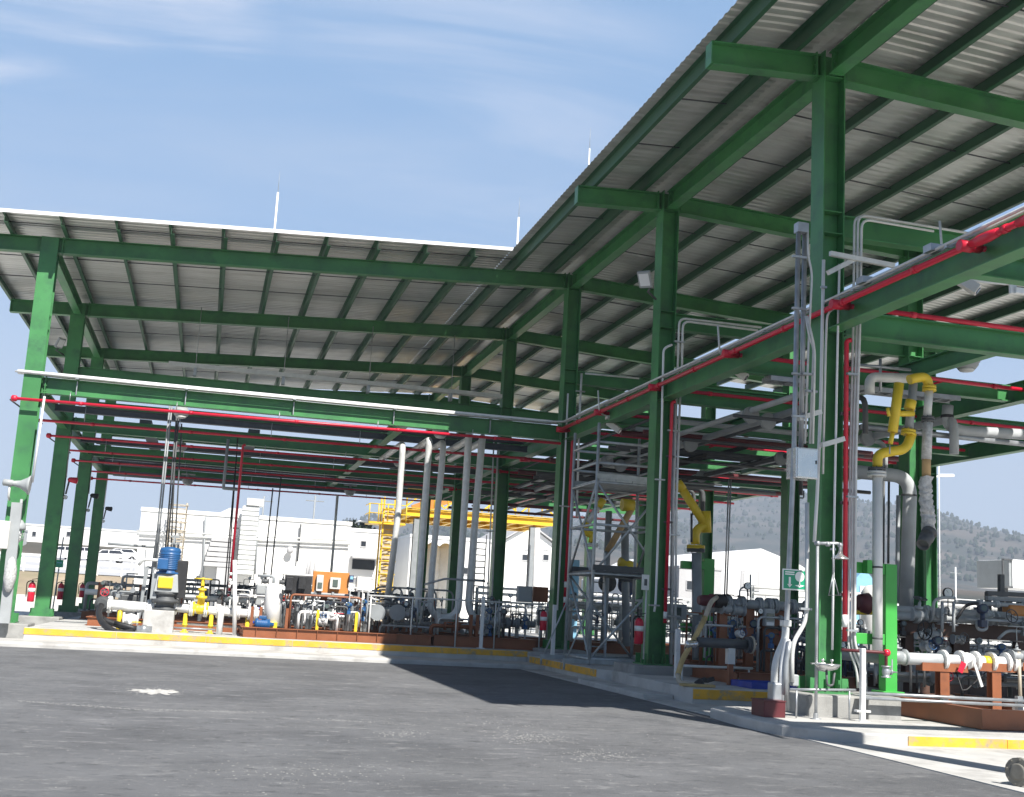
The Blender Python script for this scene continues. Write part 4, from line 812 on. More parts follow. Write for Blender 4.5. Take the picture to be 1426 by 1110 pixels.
# white square post in front of the corner column, extra front bollards
for px, y0, y1, Y, lab in ((769, 918, 842, 32.9, 'white square post standing before the corner column'), (942, 950, 876, 24.9, 'white square post beside the yellow hose')):
    q = at(px, y0, Y=Y); c = at(px, y1, Y=Y); t = thing('white_post', lab, 'post', q); b = MB(); b.bar((q.x, Y, q.z-.05), (q.x, Y, c.z), .10, .10, (0, 1, 0)); b.build('post', M['white'], t, bevel=.008); boxed(t, q.x-.12, q.x+.12, Y-.12, Y+.12, q.z-.06, q.z-.02, 'white', 'foot_plate', .004)
# rear bays
for k, (X0, X1, Y0, Y1, lab) in enumerate(((-4, 2.5, 44, 46.5, 'rear skid of white pipes far back below the big white building'), (3, 9, 44.5, 47, 'rear skid of grey pipes behind the instrument panels'), (-3, 9, 52, 54.5, 'rearmost pipe skid in the sun at the back of the left wing'))):
    t = thing('rear_skid', lab, 'skid', (X0, Y0, Z1)); skid_base(t, X0, X1, Y0, Y1, Z1+.002, .68, posts=[(X0+.5+i*(X1-X0-1)/4, Y0+.3) for i in range(5)], zt=1.7)
    cyl_line(t, (X0, Y0+.4, 1.35), (X1, Y0+.4, 1.35), .10, 'white', (.1, .35, .6, .85)); clutter(t, X0, X1, Y0, Y1, .68, 2.2, 20, 51+k, ('white', 'grey', 'dgrey'), 6, 7, 3, 2)
# ================================================================= RIGHT WING EQUIPMENT
# rolling scaffold tower
t = thing('scaffold_tower', 'tall grey scaffold tower with two decks between the corner and second large columns', 'scaffold', (10.5, 30.2, .12))
SX0, SX1, SY0, SY1 = 9.6, 11.5, 29.2, 31.3; cs = [(SX0, SY0), (SX1, SY0), (SX1, SY1), (SX0, SY1)]
for x, y in cs:
    pipe(t, [(x, y, .2), (x, y, 6.5)], .045, 'steel', 'upright', n=8)
    b = MB(); b.lathe((x, y, .12), (0, 0, 1), [(0, .07), (.02, .07), (.03, .02), (.2, .02)], 8); b.build('foot', M['steel'], t)
for z in (.45, 2.6, 3.85, 4.95, 5.45, 6.0):
    for (x0, y0), (x1, y1) in zip(cs, cs[1:]+cs[:1]): pipe(t, [(x0, y0, z), (x1, y1, z)], .035, 'steel', 'rail')
for z0, z1, i, j in ((2.6, 4.95, 0, 3), (2.6, 4.95, 1, 0), (.45, 2.6, 0, 3), (.45, 2.6, 0, 1), (2.6, 4.95, 2, 1), (.45, 2.6, 2, 3)): pipe(t, [(*cs[i], z0), (*cs[j], z1)], .032, 'steel', 'brace')
for z0, z1, i, j in ((2.6, 4.95, 3, 0), (2.6, 4.95, 0, 1)): pipe(t, [(*cs[i], z0), (*cs[j], z1)], .032, 'steel', 'brace')
for z, m in ((2.62, 'dgrey'), (4.97, 'steel')):
    for k in range(4): b = MB(); b.box(SX0+.05+k*.46, SX0+.05+k*.46+.44, SY0-.05, SY1+.05, z+.01, z+.06); b.build('deck_board', M[m], t)
    for y in (SY0-.04, SY1+.04): b = MB(); b.box(SX0-.02, SX1+.02, y-.012, y+.012, z+.065, z+.20); b.build('toe_board', M[m], t)
for y in (SY0, SY1):
    b = MB(); b.bar((SX0-.7, y, .38), (SX1+.3, y, .38), .08, .10); b.build('outrigger', M['steel'], t)
    pipe(t, [(SX0-.66, y-.0, .16), (SX0-.66, y, .40)], .03, 'steel', 'outrigger_leg'); pipe(t, [(SX0-.6, y, .42), (SX0, y, 1.9)], .022, 'steel', 'brace')
t2 = thing('ladder', 'grey aluminium ladder standing inside the scaffold tower', 'ladder', (10.1, 30.0, .2))
for dx in (0, .42): b = MB(); b.bar((9.95+dx, 30.2, .2), (9.95+dx, 30.6, 3.2), .05, .07, (0, 1, 0)); b.build('stile', M['galv'], t2)
for k in range(10): b = MB(); b.tube([(9.97, 30.23+.04*k, .45+.28*k), (10.35, 30.23+.04*k, .45+.28*k)], .018, 6); b.build('rung', M['galv'], t2)
# loading arms
def arm_pipe(par, Y, pts, rpx, m, name='pipe', dy=None, rad=None):
    p = [at(x, y, Y=Y+(dy[i] if dy else 0)) for i, (x, y) in enumerate(pts)]; return pipe(par, p, rpx, m, name, rad=rad, n=14, k=6), p
def flg(par, Y, x, y, r, m='conduit', ax=(0, 0, 1)): flange(par, at(x, y, Y=Y), ax, r, m, .045)
t = thing('tanker_loader', 'yellow jointed loading arm on a shaded grey-blue riser with green stand', 'loading arm', at(970, 925, Y=29.4)); Y = 29.4
arm_pipe(t, Y, ((971, 926), (970, 770)), .13, 'grey', 'riser'); flg(t, Y, 969, 762, .24, 'yellow'); flg(t, Y, 969, 766, .24, 'dgrey')
arm_pipe(t, Y, ((968, 758), (968, 742), (975, 734), (984, 733)), .12, 'yellow', 'elbow', rad=.2); arm_pipe(t, Y, ((984, 742), (983, 712)), .13, 'yellow', 'swivel')
arm_pipe(t, Y, ((985, 735), (948, 678)), .115, 'yellow', 'boom'); arm_pipe(t, Y, ((950, 682), (943, 672)), .135, 'yellow', 'boom_end')
arm_pipe(t, Y-.2, ((963, 755), (963, 715)), .03, 'dgrey', 'spring_rod')
a = at(980, 926, Y=29.5); c = at(990, 778, Y=29.5); boxed(t, c.x-.16, c.x+.14, 29.55, 29.8, Z1-.1, c.z, 'lime', 'stand_post', .01)
for y in (785, 872): q = at(951, y, Y=29.5); boxed(t, q.x, c.x-.16, 29.5, 29.7, q.z-.12, q.z+.08, 'lime', 'stand_bracket', .01)
boxed(t, c.x-.3, c.x+.3, 29.4, 29.95, .29, .32, 'lime', 'foot_plate', .005)
t = thing('tanker_loader', 'thin loading arm with yellow elbows seen through the left of the scaffold', 'loading arm', at(822, 900, Y=33.8)); Y = 33.8
arm_pipe(t, Y, ((819, 905), (822, 765)), .10, 'conduit', 'riser'); flg(t, Y, 823, 759, .22); arm_pipe(t, Y, ((824, 756), (826, 746), (816, 741), (812, 737), (817, 728)), .11, 'yellow', 'elbow', rad=.25)
arm_pipe(t, Y, ((817, 731), (834, 704)), .09, 'conduit', 'boom'); arm_pipe(t, Y, ((833, 707), (840, 696)), .11, 'yellow', 'swivel')
t = thing('tanker_loader', 'loading arm leaning up right behind the scaffold, yellow at its top', 'loading arm', at(846, 900, Y=34.5)); Y = 34.5
arm_pipe(t, Y, ((840, 905), (848, 712)), .10, 'grey', 'riser'); arm_pipe(t, Y, ((872, 900), (870, 724)), .12, 'grey', 'riser')
arm_pipe(t, Y-.3, ((846, 768), (880, 708)), .10, 'tan', 'boom'); arm_pipe(t, Y-.3, ((866, 703), (882, 704)), .19, 'yellow', 'swivel'); arm_pipe(t, Y, ((862, 782), (886, 790)), .14, 'yellow', 'elbow')
for y in (800, 808): flg(t, Y, 872, y, .24, 'dgrey')
t = thing('tanker_loader', 'largest loading arm, yellow bends on a white riser right of the nearest column', 'loading arm', at(1222, 965, Y=18)); Y = 18.1
arm_pipe(t, Y, ((1222, 908), (1222, 664)), .085, 'white', 'riser'); flg(t, Y, 1221, 660, .16, 'conduit'); flg(t, Y, 1221, 655, .15, 'dgrey')
arm_pipe(t, Y, ((1222, 653), (1222, 633), (1238, 629), (1262, 626), (1270, 603)), .085, 'yellow', 'elbow', rad=.22); arm_pipe(t, Y, ((1263, 604), (1276, 604)), .0, 'yellow', 'x') if False else None
flg(t, Y, 1265, 602, .125, 'yellow', (.12, 0, 1)); arm_pipe(t, Y, ((1265, 604), (1272, 534)), .075, 'grey', 'inner_pipe')
arm_pipe(t, Y-.1, ((1266, 570), (1269, 558)), .095, 'yellow', 'collar')
arm_pipe(t, Y-.05, ((1266, 529), (1276, 526), (1290, 525), (1294, 540)), .085, 'yellow', 'elbow', rad=.2); flg(t, Y-.05, 1294, 541, .12, 'yellow')
arm_pipe(t, Y-.05, ((1294, 543), (1291, 582)), .07, 'conduit', 'outer_pipe'); flg(t, Y-.05, 1292, 584, .11, 'dgrey')
arm_pipe(t, Y-.2, ((1252, 534), (1243, 602)), .085, 'yellow', 'spring_cylinder'); arm_pipe(t, Y-.2, ((1243, 603), (1240, 618)), .04, 'yellow', 'cylinder_eye'); arm_pipe(t, Y-.2, ((1239, 618), (1239, 632)), .012, 'galv', 'rod')
arm_pipe(t, Y-.15, ((1241, 576), (1272, 576)), .05, 'yellow', 'link'); arm_pipe(t, Y-.3, ((1236, 568), (1238, 580)), .03, 'yellow', 'lug')
# flexible hose wrapped in plastic
arm_pipe(t, Y-.05, ((1292, 586), (1290, 640)), .085, 'wrap', 'hose'); arm_pipe(t, Y-.05, ((1290, 632), (1290, 668)), .075, 'tan', 'taped_hose')
r_ = random.Random(4); b = MB(); pts = [(1290, 664), (1288, 680), (1290, 700), (1293, 722), (1295, 740)]; pv = fillet([at(x, y, Y=Y-.05) for x, y in pts], .3, 5); vs = []; n_ = 12
prof = []
for i, p in enumerate(pv): vs += [p+V((math.cos(2*PI*j/n_), math.sin(2*PI*j/n_), .15*r_.uniform(-1, 1)))*(.085+.055*r_.random()) for j in range(n_)]
b.add(vs, [(i*n_+j, i*n_+(j+1) % n_, (i+1)*n_+(j+1) % n_, (i+1)*n_+j) for i in range(len(pv)-1) for j in range(n_)], True); b.build('plastic_wrapping', M['wrap'], t)
a = at(1295, 740, Y=Y-.1); c = at(1283, 762, Y=Y-.3); b = MB(); b.lathe(a, c-a, [(0, .09), (.02, .13), (.07, .13), (.08, .10), (.14, .10), (.15, .125), (.22, .125), (.24, .115), (.40, .115), (.40, .095), (.34, .09)], 18); b.build('coupling', M['dgrey'], t)
# green stand of that arm
c = at(1237, 786, Y=18.3); a = at(1237, 964, Y=18.3); boxed(t, c.x-.11, c.x+.11, 18.2, 18.42, a.z, c.z, 'lime', 'stand_post', .008); boxed(t, c.x-.20, c.x+.20, 18.12, 18.5, a.z-.03, a.z+.02, 'lime', 'foot_plate', .006)
for y in (789, 888): q = at(1193, y, Y=18.2); boxed(t, q.x, c.x-.11, 18.22, 18.36, q.z-.10, q.z+.08, 'lime', 'stand_bracket', .008)
q = at(1213, 787, Y=18.1); boxed(t, q.x-.10, q.x-.005, 18.05, 18.2, q.z-.14, q.z+.08, 'lime', 'clamp_arm', .006)
for y in (790, 889): q = at(1222, y, Y=18.1); b = MB(); b.lathe(q-V((0, 0, .015)), (0, 0, 1), [(0, .09), (.03, .09)], 14); b.build('u_bolt', M['dgrey'], t)
a = at(1212, 1006, Y=17.5); c = at(1258, 972, Y=17.5); t = thing('concrete_block', 'grey concrete block under the green loading stand', 'block', ((a.x+c.x)/2, 18, .15)); boxed(t, a.x, c.x, 17.55, 18.75, .13, c.z, 'plinth', 'block', .02)
q = at(1203, 970, Y=17.5); boxed(t, q.x, a.x+.02, 17.5, 17.7, c.z-.012, c.z+.012, 'galv', 'cover_plate', .004)
# safety shower
Y = 17.3; q = at(1136, 1002, Y=Y)
t = thing('safety_shower', 'emergency shower with eyewash bowl in front of the nearest column', 'safety shower', q); x = q.x; ztop = at(1138, 757, Y=Y).z
pipe(t, [(x, Y, .16), (x, Y, ztop-.04)], .026, 'galv', 'pole'); b = MB(); b.lathe((x, Y, .155), (0, 0, 1), [(0, .09), (.015, .09), (.02, .04), (.1, .035)], 12); b.build('foot_flange', M['galv'], t)
xs_ = at(1170, 757, Y=Y).x; pipe(t, [(x-.05, Y, ztop), (xs_, Y, ztop+.03), (xs_, Y, ztop-.1)], .026, 'galv', 'shower_arm')
for xx in (x, x+.18, xs_): b = MB(); b.lathe((xx-.03, Y, ztop+.005), (1, 0, 0), [(0, .04), (.06, .04)], 8); b.build('fitting', M['galv'], t)
b = MB(); b.lathe((xs_, Y, ztop-.1), (0, 0, -1), [(0, .03), (.05, .05), (.1, .13), (.12, .14), (.125, .12)], 18); b.build('shower_head', M['stain'], t)
q = at(1160, 800, Y=Y-.05); e1 = at(1154, 829, Y=Y-.05); e2 = at(1168, 829, Y=Y-.05); pipe(t, [(q.x, Y-.05, ztop+.02), q], .012, 'galv', 'pull_rod'); b = MB(); b.tube([q, e1, e2, q], .012, 6); b.build('pull_handle', M['galv'], t)
q = at(1152, 927, Y=Y-.1); b = MB(); b.lathe(q+V((0, 0, -.08)), (0, 0, 1), [(0, .05), (.03, .15), (.09, .2), (.11, .21), (.10, .19), (.04, .12)], 18); b.build('eyewash_bowl', M['stain'], t)
for dx in (-.08, .08): b = MB(); b.lathe(q+V((dx, 0, 0)), (0, 0, 1), [(0, .012), (.06, .012), (.07, .03), (.1, .03)], 8); b.build('eyewash_spout', M['stain'], t)
pipe(t, [(x, Y, q.z-.06), (q.x, Y-.05, q.z-.08)], .022, 'galv', 'bowl_arm'); b = MB(); b.bar((x-.12, Y-.05, q.z+.02), (x+.1, Y-.08, q.z+.04), .08, .02); b.build('push_plate', M['stain'], t)
pipe(t, [q+V((-.04, -.05, -.08)), q+V((-.03, -.05, -.3)), q+V((.07, -.05, -.3)), q+V((.1, -.05, -.1))], .02, 'dgrey', 'drain')
# green shower sign on the galvanised conduits
a = at(1088, 821, Y=17.55); c = at(1122, 794, Y=17.55); t = thing('safety_sign', 'green square shower sign with white arrow on the galvanised conduits', 'sign', ((a.x+c.x)/2, 17.5, a.z)); sw = c.x-a.x; sh = c.z-a.z
boxed(t, a.x, c.x, 17.515, 17.53, a.z, c.z, 'signw', 'backing', .003); boxed(t, a.x+.022, c.x-.022, 17.509, 17.5145, a.z+.022, c.z-.022, 'sign', 'face', .001)
def sg(u0, u1, v0, v1, name='white_bar'): b = MB(); b.box(a.x+sw*u0, a.x+sw*u1, 17.504, 17.5088, a.z+sh*v0, a.z+sh*v1); b.build(name, M['signw'], t)
sg(.10, .48, .82, .88); sg(.10, .48, .72, .78); sg(.25, .33, .25, .62, 'arrow_shaft')
b = MB(); yy = 17.5055; b.ext((a.x+sw*.29, 17.504, a.z), (a.x+sw*.29, 17.5086, a.z), [(-sw*.1, sh*.28), (0, sh*.12), (sw*.1, sh*.28)]); b.build('arrow_head', M['signw'], t)
b = MB(); b.lathe((a.x+sw*.70, 17.5086, a.z+sh*.66), (0, -1, 0), [(0, sw*.19), (.0045, sw*.19)], 20); b.build('shower_symbol', M['signw'], t)
sg(.68, .72, .22, .46, 'spout_symbol'); b = MB(); b.ext((a.x+sw*.70, 17.504, a.z), (a.x+sw*.70, 17.5086, a.z), [(-sw*.2, sh*.24), (0, sh*.14), (sw*.2, sh*.24), (0, sh*.28)]); b.build('water_symbol', M['signw'], t)
# fat bent conduits with capped heads beside the sign post
Y = 17.6
t = bundle('thick pale bent conduits with sealing heads left of the nearest column', 'conduit', [
    (.062, pl(Y, (1094, 872), (1094, 888), (1079, 922), (1078, 975)), 'conduit'), (.045, pl(Y-.08, (1097, 890), (1089, 920), (1088, 978)), 'trim'), (.045, pl(Y-.15, (1100, 893), (1094, 925), (1094, 968)), 'galv'),
    (.036, pl(Y-.1, (1124, 700), (1124, 840), (1122, 866), (1106, 892), (1103, 910), (1103, 950)), 'conduit')], [(at(1122, 848, Y=Y-.15), .2)])
b = MB(); a = at(1094, 868, Y=Y); b.cbox(a, .14, .14, .10); b.build('sealing_head', M['conduit'], t, bevel=.01)
a = at(1079, 976, Y=Y); c = at(1079, 950, Y=Y); boxed(t, a.x-.09, a.x+.08, Y-.12, Y+.1, a.z, c.z, 'galv', 'splice_box', .03); a = at(1103, 955, Y=Y); boxed(t, a.x-.05, a.x+.06, Y-.12, Y, a.z, a.z+.18, 'cab', 'splice_box', .02)
t = thing('red_box', 'dark red box on the rounded island corner below the pale conduits', 'box', at(1077, 998, Y=17.35)); a = at(1064, 997, Y=17.3); c = at(1094, 978, Y=17.3); boxed(t, a.x, c.x, 17.3, 17.75, .16, c.z, 'maroon', 'body', .006); boxed(t, a.x-.008, c.x+.008, 17.29, 17.76, c.z, c.z+.02, 'maroon', 'lid', .004)
q = at(1201, 1007, Y=17.2); c = at(1203, 903, Y=17.2); t = thing('white_post', 'white square post at the right end of the sunlit plinth', 'post', q); b = MB(); b.bar((q.x, 17.2, .15), (q.x, 17.2, c.z), .075, .075, (0, 1, 0)); b.build('post', M['white'], t, bevel=.006); boxed(t, q.x-.12, q.x+.12, 17.15, 17.25, .3, .33, 'white', 'cross_plate', .003); boxed(t, q.x-.08, q.x+.08, 17.12, 17.28, .155, .17, 'white', 'foot_plate', .003)
t = thing('handrail', 'low galvanised rail running right from the near plinth past the concrete block', 'handrail', at(1205, 966, Y=17.3)); a = at(1198, 965, Y=17.35); c = at(1440, 977, Y=17.35); 
for dz in (0, -.075): pipe(t, [a+V((0, 0, dz)), c+V((0, 0, dz))], .026, 'galv', 'rail')
for px in (1316, 1420): q = at(px, 974, Y=17.4); b = MB(); b.box(q.x-.05, q.x+.05, 17.38, 17.46, .16, q.z+.05); b.build('rail_support', M['galv'], t)
q0 = at(1100, 960, Y=17.3); q1 = at(1192, 961, Y=17.3); t = thing('handrail', 'thin galvanised bar across the top of the sunlit plinth', 'handrail', q0); pipe(t, [q0, q1], .02, 'galv', 'rail')
for f in (.1, .9): q = q0+(q1-q0)*f; pipe(t, [(q.x, 17.3, .17), (q.x, 17.3, q.z)], .015, 'galv', 'post')
# near right skid
t = thing('near_skid', 'sunlit red-brown skid at far right with white flanged pipe and red tag', 'skid', (12, 17, .16))
for y in (16.45, 19.2): b = MB(); b.ib((11.9, y, .32), (20, y, .32), .30, .16, .02, .014); b.build('base_beam', M['brown'], t)
for x in (11.82, 14.2, 16.6): b = MB(); b.ib((x, 16.37, .32), (x, 20.6, .32), .30, .15, .02, .014); b.build('base_beam', M['brown'], t)
b = MB(); b.box(11.74, 11.756, 16.37, 20.6, .175, .47); b.build('side_plate', M['brown'], t); b = MB(); b.box(11.74, 20, 16.355, 16.369, .175, .47); b.build('front_plate', M['brown'], t)
Y = 18.6
for px in (1312, 1384, 1450): q = at(px, 935, Y=Y); b = MB(); b.ib((q.x, Y, .2), (q.x, Y, q.z), .16, .18, .014, .012, (0, 1, 0)); b.build('post', M['brown'], t); b = MB(); b.box(q.x-.45, q.x+.45, Y-.1, Y+.1, q.z, q.z+.14); b.build('saddle', M['brown'], t)
a = at(1236, 916, Y=Y); c = at(1310, 919, Y=Y); pipe(t, [a, c], .105, 'midgrey', 'pipe', n=14); dX = c-a; dX.normalize()
q = c
pipe(t, [c, c+dX*4], .10, 'white', 'pipe', n=14)
for k, dd in enumerate((.04, .38, .68, 1.0, 1.3, 1.42)): flange(t, q+dX*dd, dX, .175, 'white', .03)
b = MB(); b.lathe(q+dX*.84, dX, [(0, .104), (.16, .104)], 14); b.build('yellow_band', M['yellow'], t)
b = MB(); b.lathe(q+dX*.42, dX, [(0, .12), (.1, .15), (.2, .12)], 14); b.build('valve_body', M['white'], t); b = MB(); p_ = q+dX*.5; b.bar(p_+V((0, -.2, .05)), p_+V((.16, -.22, -.42)), .05, .02, (0, 1, 0)); b.build('lever', M['conduit'], t)
b = MB(); p_ = q+dX*.32+V((0, -.2, -.02)); b.bar(p_, p_+V((-.08, 0, -.17)), .10, .01, (0, 1, 0)); b.build('red_tag', M['red'], t)
p_ = q+dX*1.36; pipe(t, [p_+V((.1, -.15, .2)), p_+V((.12, -.15, -.75))], .03, 'beige', 'drain'); valve(t, p_+V((.1, -.1, .12)), (1, 0, 0), .06, 'grey'); b = MB(); p_ = p_+V((.13, -.15, -.78)); b.lathe(p_-V((.15, 0, 0)), (1, 0, 0), [(0, .05), (.05, .08), (.25, .08), (.3, .05)], 10); b.build('drain_trap', M['conduit'], t)
pipe(t, [a+V((-.02, 0, 0)), a+V((-.25, 0.2, 0)), a+V((-.3, 1.5, 0))], .105, 'grey', 'pipe', n=12); valve(t, a+V((.18, 0, .02)), (1, 0, 0), .08, 'grey')
pipe(t, [q+dX*.3+V((0, .05, -.1)), q+dX*.35+V((0, -.1, -.5)), q+dX*.45+V((0, -.1, -.48)), q+dX*1.0+V((0, 0, -.1))], .012, 'black', 'cable')
clutter(t, 11.9, 16, 19.3, 20.5, .48, 1.2, 12, 61, ('grey', 'galv', 'dgrey'), 5, 5, 2, 1)
# second rack behind it with dark beams, grey pipes and transmitters
Y = 23.6; t = thing('pipe_rack_skid', 'shaded brown rack of grey pipes, handwheels and transmitters behind the near skid', 'skid', at(1300, 930, Y=Y))
xa, xb = at(1248, 877, Y=Y).x, 21.5; zt = at(1330, 868, Y=Y).z; zq = at(1330, 888, Y=Y).z
b = MB(); b.ib((xa, Y, (zt+zq)/2), (xb, Y, (zt+zq)/2), zt-zq, .2, .02, .014); b.build('rack_beam', M['rack'], t)
for px in (1264, 1331, 1344, 1420): q = at(px, 900, Y=Y); b = MB(); b.ib((q.x, Y+.02, .30), (q.x, Y+.02, zq), .2 if px != 1344 else .1, .2, .014, .012, (0, 1, 0)); b.build('post', M['rack'], t)
skid_base(t, xa, xb, Y-.9, Y+2.6, .302, .58, 'rack')
for py, r, px0 in ((848, .075, 1245), (856, .09, 1228), (838, .05, 1330)): a = at(px0, py, Y=Y-.1); cyl_line(t, a, a+V((xb-a.x, 0, .02)), r, 'midgrey', (.12, .2, .34, .5, .66, .8))
for px, py in ((1278, 856), (1303, 858), (1370, 862), (1395, 862)): valve(t, at(px, py, Y=Y-.15), (1, 0, 0), .085, 'midgrey', (0, -.3, 1) if px < 1300 else (0, -1, .2), 'dgrey', px in (1278, 1395))
wheel(t, at(1288, 878, Y=Y-.5), (0.2, -1, 0), .20, 'black'); pipe(t, [at(1288, 878, Y=Y-.5), at(1270, 884, Y=Y)], .03, 'black', 'spindle')
transmitter(t, at(1368, 848, Y=Y-.6), 'navy', 1.5); transmitter(t, at(1305, 893, Y=Y-.5), 'navy', 1.5); gauge(t, at(1320, 826, Y=Y-.3), .12, stem=.5)
for pts in (((1300, 856), (1300, 836), (1312, 832), (1330, 833)), ((1332, 862), (1345, 842), (1362, 840)), ((1360, 864), (1361, 876), (1368, 878), (1374, 876), (1374, 863)), ((1345, 862), (1420, 866)), ((1312, 880), (1312, 838)), ((1328, 880), (1328, 838)), ((1390, 890), (1402, 878), (1426, 880))): pipe(t, [at(x, y, Y=Y-.4) for x, y in pts], .035, 'midgrey' if pts[0][0] != 1332 else 'black', 'tubing', rad=.15)
for px, y0, y1 in ((1376, 825, 862), (1394, 800, 862), (1405, 835, 862), (1420, 835, 862)): a = at(px, y1, Y=Y+.3); c = at(px, y0, Y=Y+.3); b = MB(); b.bar(a, c, .11, .11, (0, 1, 0)); b.build('frame_post', M['dgrey'], t)
for y_ in (826, 833): a = at(1374, y_, Y=Y+.2); b = MB(); b.bar(a, a+V((1.6, 0, .02)), .1, .1); b.build('frame_rail', M['grey' if y_ == 833 else 'dgrey'], t)
a = at(1398, 858, Y=Y); boxed(t, a.x, a.x+.45, Y-.2, Y+.1, a.z, a.z+.26, 'orange', 'small_tank', .06)
q = at(1194, 840, Y=Y); b = MB(); b.lathe(q, (1, 0, 0), [(0, .1), (.05, .2), (.25, .24), (.3, .1), (.55, .1)], 14); b.build('red_valve', M['maroon'], t); pipe(t, [at(1190, 853, Y=Y), at(1216, 853, Y=Y)], .05, 'yellow', 'pipe')
clutter(t, xa, xb-2, Y-.8, Y+2.4, .58, 1.9, 34, 71, ('midgrey', 'galv', 'conduit', 'white'), 8, 12, 6, 4); clutter(t, 11.2, xa+.5, Y-.6, Y+2.4, .31, 1.6, 16, 72, ('grey', 'galv', 'dgrey'), 5, 6, 3, 2)
# big grey pipe elbow overhead and down
Y = 25.4; t = thing('large_pipe', 'big grey pipe elbow coming down beside the wrapped loading hose', 'pipe', at(1258, 850, Y=Y)); pipe(t, [at(1190, 657, Y=Y), at(1268, 664, Y=Y), at(1262, 850, Y=Y)], .165, 'midgrey', 'pipe', rad=.5, n=16, k=8); q = at(1263, 672, Y=Y); flange(t, at(1266, 690, Y=Y), (0.04, 0, 1), .19, 'dgrey', .02); pipe(t, [at(1251, 690, Y=Y-.2), at(1249, 840, Y=Y-.2)], .05, 'grey', 'pipe')
Y = 22.5; t = thing('large_pipe', 'fat grey pipe dropping from the beam and running right overhead at the right edge', 'pipe', at(1320, 600, Y=Y)); pipe(t, [at(1320, 565, Y=Y), at(1318, 592, Y=Y), at(1338, 600, Y=Y), at(1440, 606, Y=Y)], .12, 'midgrey', 'pipe', rad=.3, n=14); b = MB(); q = at(1319, 580, Y=Y); b.lathe(q-V((0, 0, .03)), (0, 0, 1), [(0, .138), (.06, .138)], 14); b.build('black_band', M['black'], t); pipe(t, [at(1200, 594, Y=Y), at(1440, 620, Y=Y)], .06, 'galv', 'pipe')
Y = 21; t = thing('overhead_bend', 'pale grey square-bent pipe above the yellow spring cylinder', 'pipe', at(1210, 550, Y=Y)); pipe(t, [at(1211, 548, Y=Y), at(1211, 525, Y=Y), at(1275, 527, Y=Y)], .10, 'conduit', 'pipe', rad=.15, n=12); pipe(t, [at(1226, 500, Y=Y), at(1226, 545, Y=Y)], .03, 'galv', 'rod'); pipe(t, [at(1195, 508, Y=Y), at(1268, 515, Y=Y)], .03, 'galv', 'rod')
for px in (1230, 1237): Yk = 26.5; a = at(px, 660, Y=Yk); c = at(px, 780, Y=Yk)
t = thing('service_drop', 'two black vertical cables behind the white riser of the large arm', 'service pipes', at(1232, 785, Y=26.5))
for px in (1231, 1238): pipe(t, [at(px, 655, Y=26.5), at(px-1, 785, Y=26.5)], .03, 'dgrey', 'tube')
t = thing('service_drop', 'two thin grey tubes hanging in front of the far hill and white tent', 'service pipes', at(1015, 830, Y=33))
for px in (1013, 1016): pipe(t, [at(px+2, 668, Y=33), at(px-4, 828, Y=33)], .025, 'galv', 'tube')
# middle bay between second and nearest column
Y = 24.2; t = thing('metering_skid', 'shaded brown metering skid between second and nearest columns with grey display box', 'skid', at(1030, 955, Y=Y))
skid_base(t, 10.9, 13.6, 23.2, 26.4, .302, .56)
for px in (1006, 1043, 1066): q = at(px, 845, Y=Y); b = MB(); b.ib((q.x, Y, .56), (q.x, Y, q.z), .16, .18, .014, .012, (0, 1, 0)); b.build('post', M['brown'], t)
a = at(985, 838, Y=Y-.1); c = at(1105, 838, Y=Y-.1); cyl_line(t, a+V((.3, 0, 0)), a+V((2.6, 0, 0)), .10, 'grey', (.08, .22, .4, .5, .56, .75, .9)); a2 = at(978, 845, Y=Y); cyl_line(t, a2, a2+V((.7, 0, 0)), .07, 'grey', (.3, .6))
b = MB(); b.lathe(a+V((-.25, -.1, .02)), (1, 0, .02), [(0, .09), (.1, .12), (.25, .12), (.27, .15), (.33, .15)], 14); b.build('hose_end', M['maroon'], t); b = MB(); b.lathe(a+V((.1, -.1, .03)), (1, 0, 0), [(0, .12), (.04, .15), (.25, .15), (.28, .12)], 14); b.build('coupling', M['black'], t)
for px, py in ((1013, 848), (1028, 850)): valve(t, at(px, py, Y=Y-.2), (1, 0, 0), .07, 'grey')
gauge(t, at(1041, 816, Y=Y-.2), .08, stem=.35); pipe(t, [at(1045, 832, Y=Y), at(1045, 800, Y=Y)], .02, 'grey', 'tubing'); pipe(t, [at(1030, 830, Y=Y), at(1030, 820, Y=Y), at(1040, 816, Y=Y), at(1042, 830, Y=Y)], .02, 'grey', 'tubing', rad=.1)
a = at(1058, 846, Y=Y); c = at(1094, 838, Y=Y); boxed(t, a.x, c.x, Y+.05, Y+.1, at(1070, 898, Y=Y).z, a.z+.05, 'brown', 'back_plate', .006)
a = at(1064, 872, Y=Y-.3); c = at(1078, 848, Y=Y-.3); boxed(t, a.x, c.x, Y-.35, Y-.2, a.z, c.z, 'cab', 'display_box', .02); boxed(t, a.x+.03, c.x-.03, Y-.365, Y-.352, a.z+.13, c.z-.1, 'screen', 'screen', .003); boxed(t, a.x+.03, c.x-.03, Y-.365, Y-.352, a.z+.02, a.z+.09, 'trim', 'nameplate', .002)
a = at(925, 862, Y=27); c = at(957, 842, Y=27); boxed(t, a.x, c.x, 27, 27.3, a.z, c.z, 'cab', 'instrument_box', .02); boxed(t, a.x+.15, c.x-.15, 26.98, 26.998, a.z+.08, c.z-.08, 'screen', 'screen', .003)
clutter(t, 10.95, 13.5, 23.4, 26.2, .56, 1.95, 26, 81, ('midgrey', 'galv', 'dgrey', 'conduit', 'brown'), 6, 10, 6, 3); clutter(t, 12.2, 13.6, 23.0, 24.0, .40, 1.3, 12, 82, ('dgrey', 'navy', 'grey'), 2, 5, 4, 2)
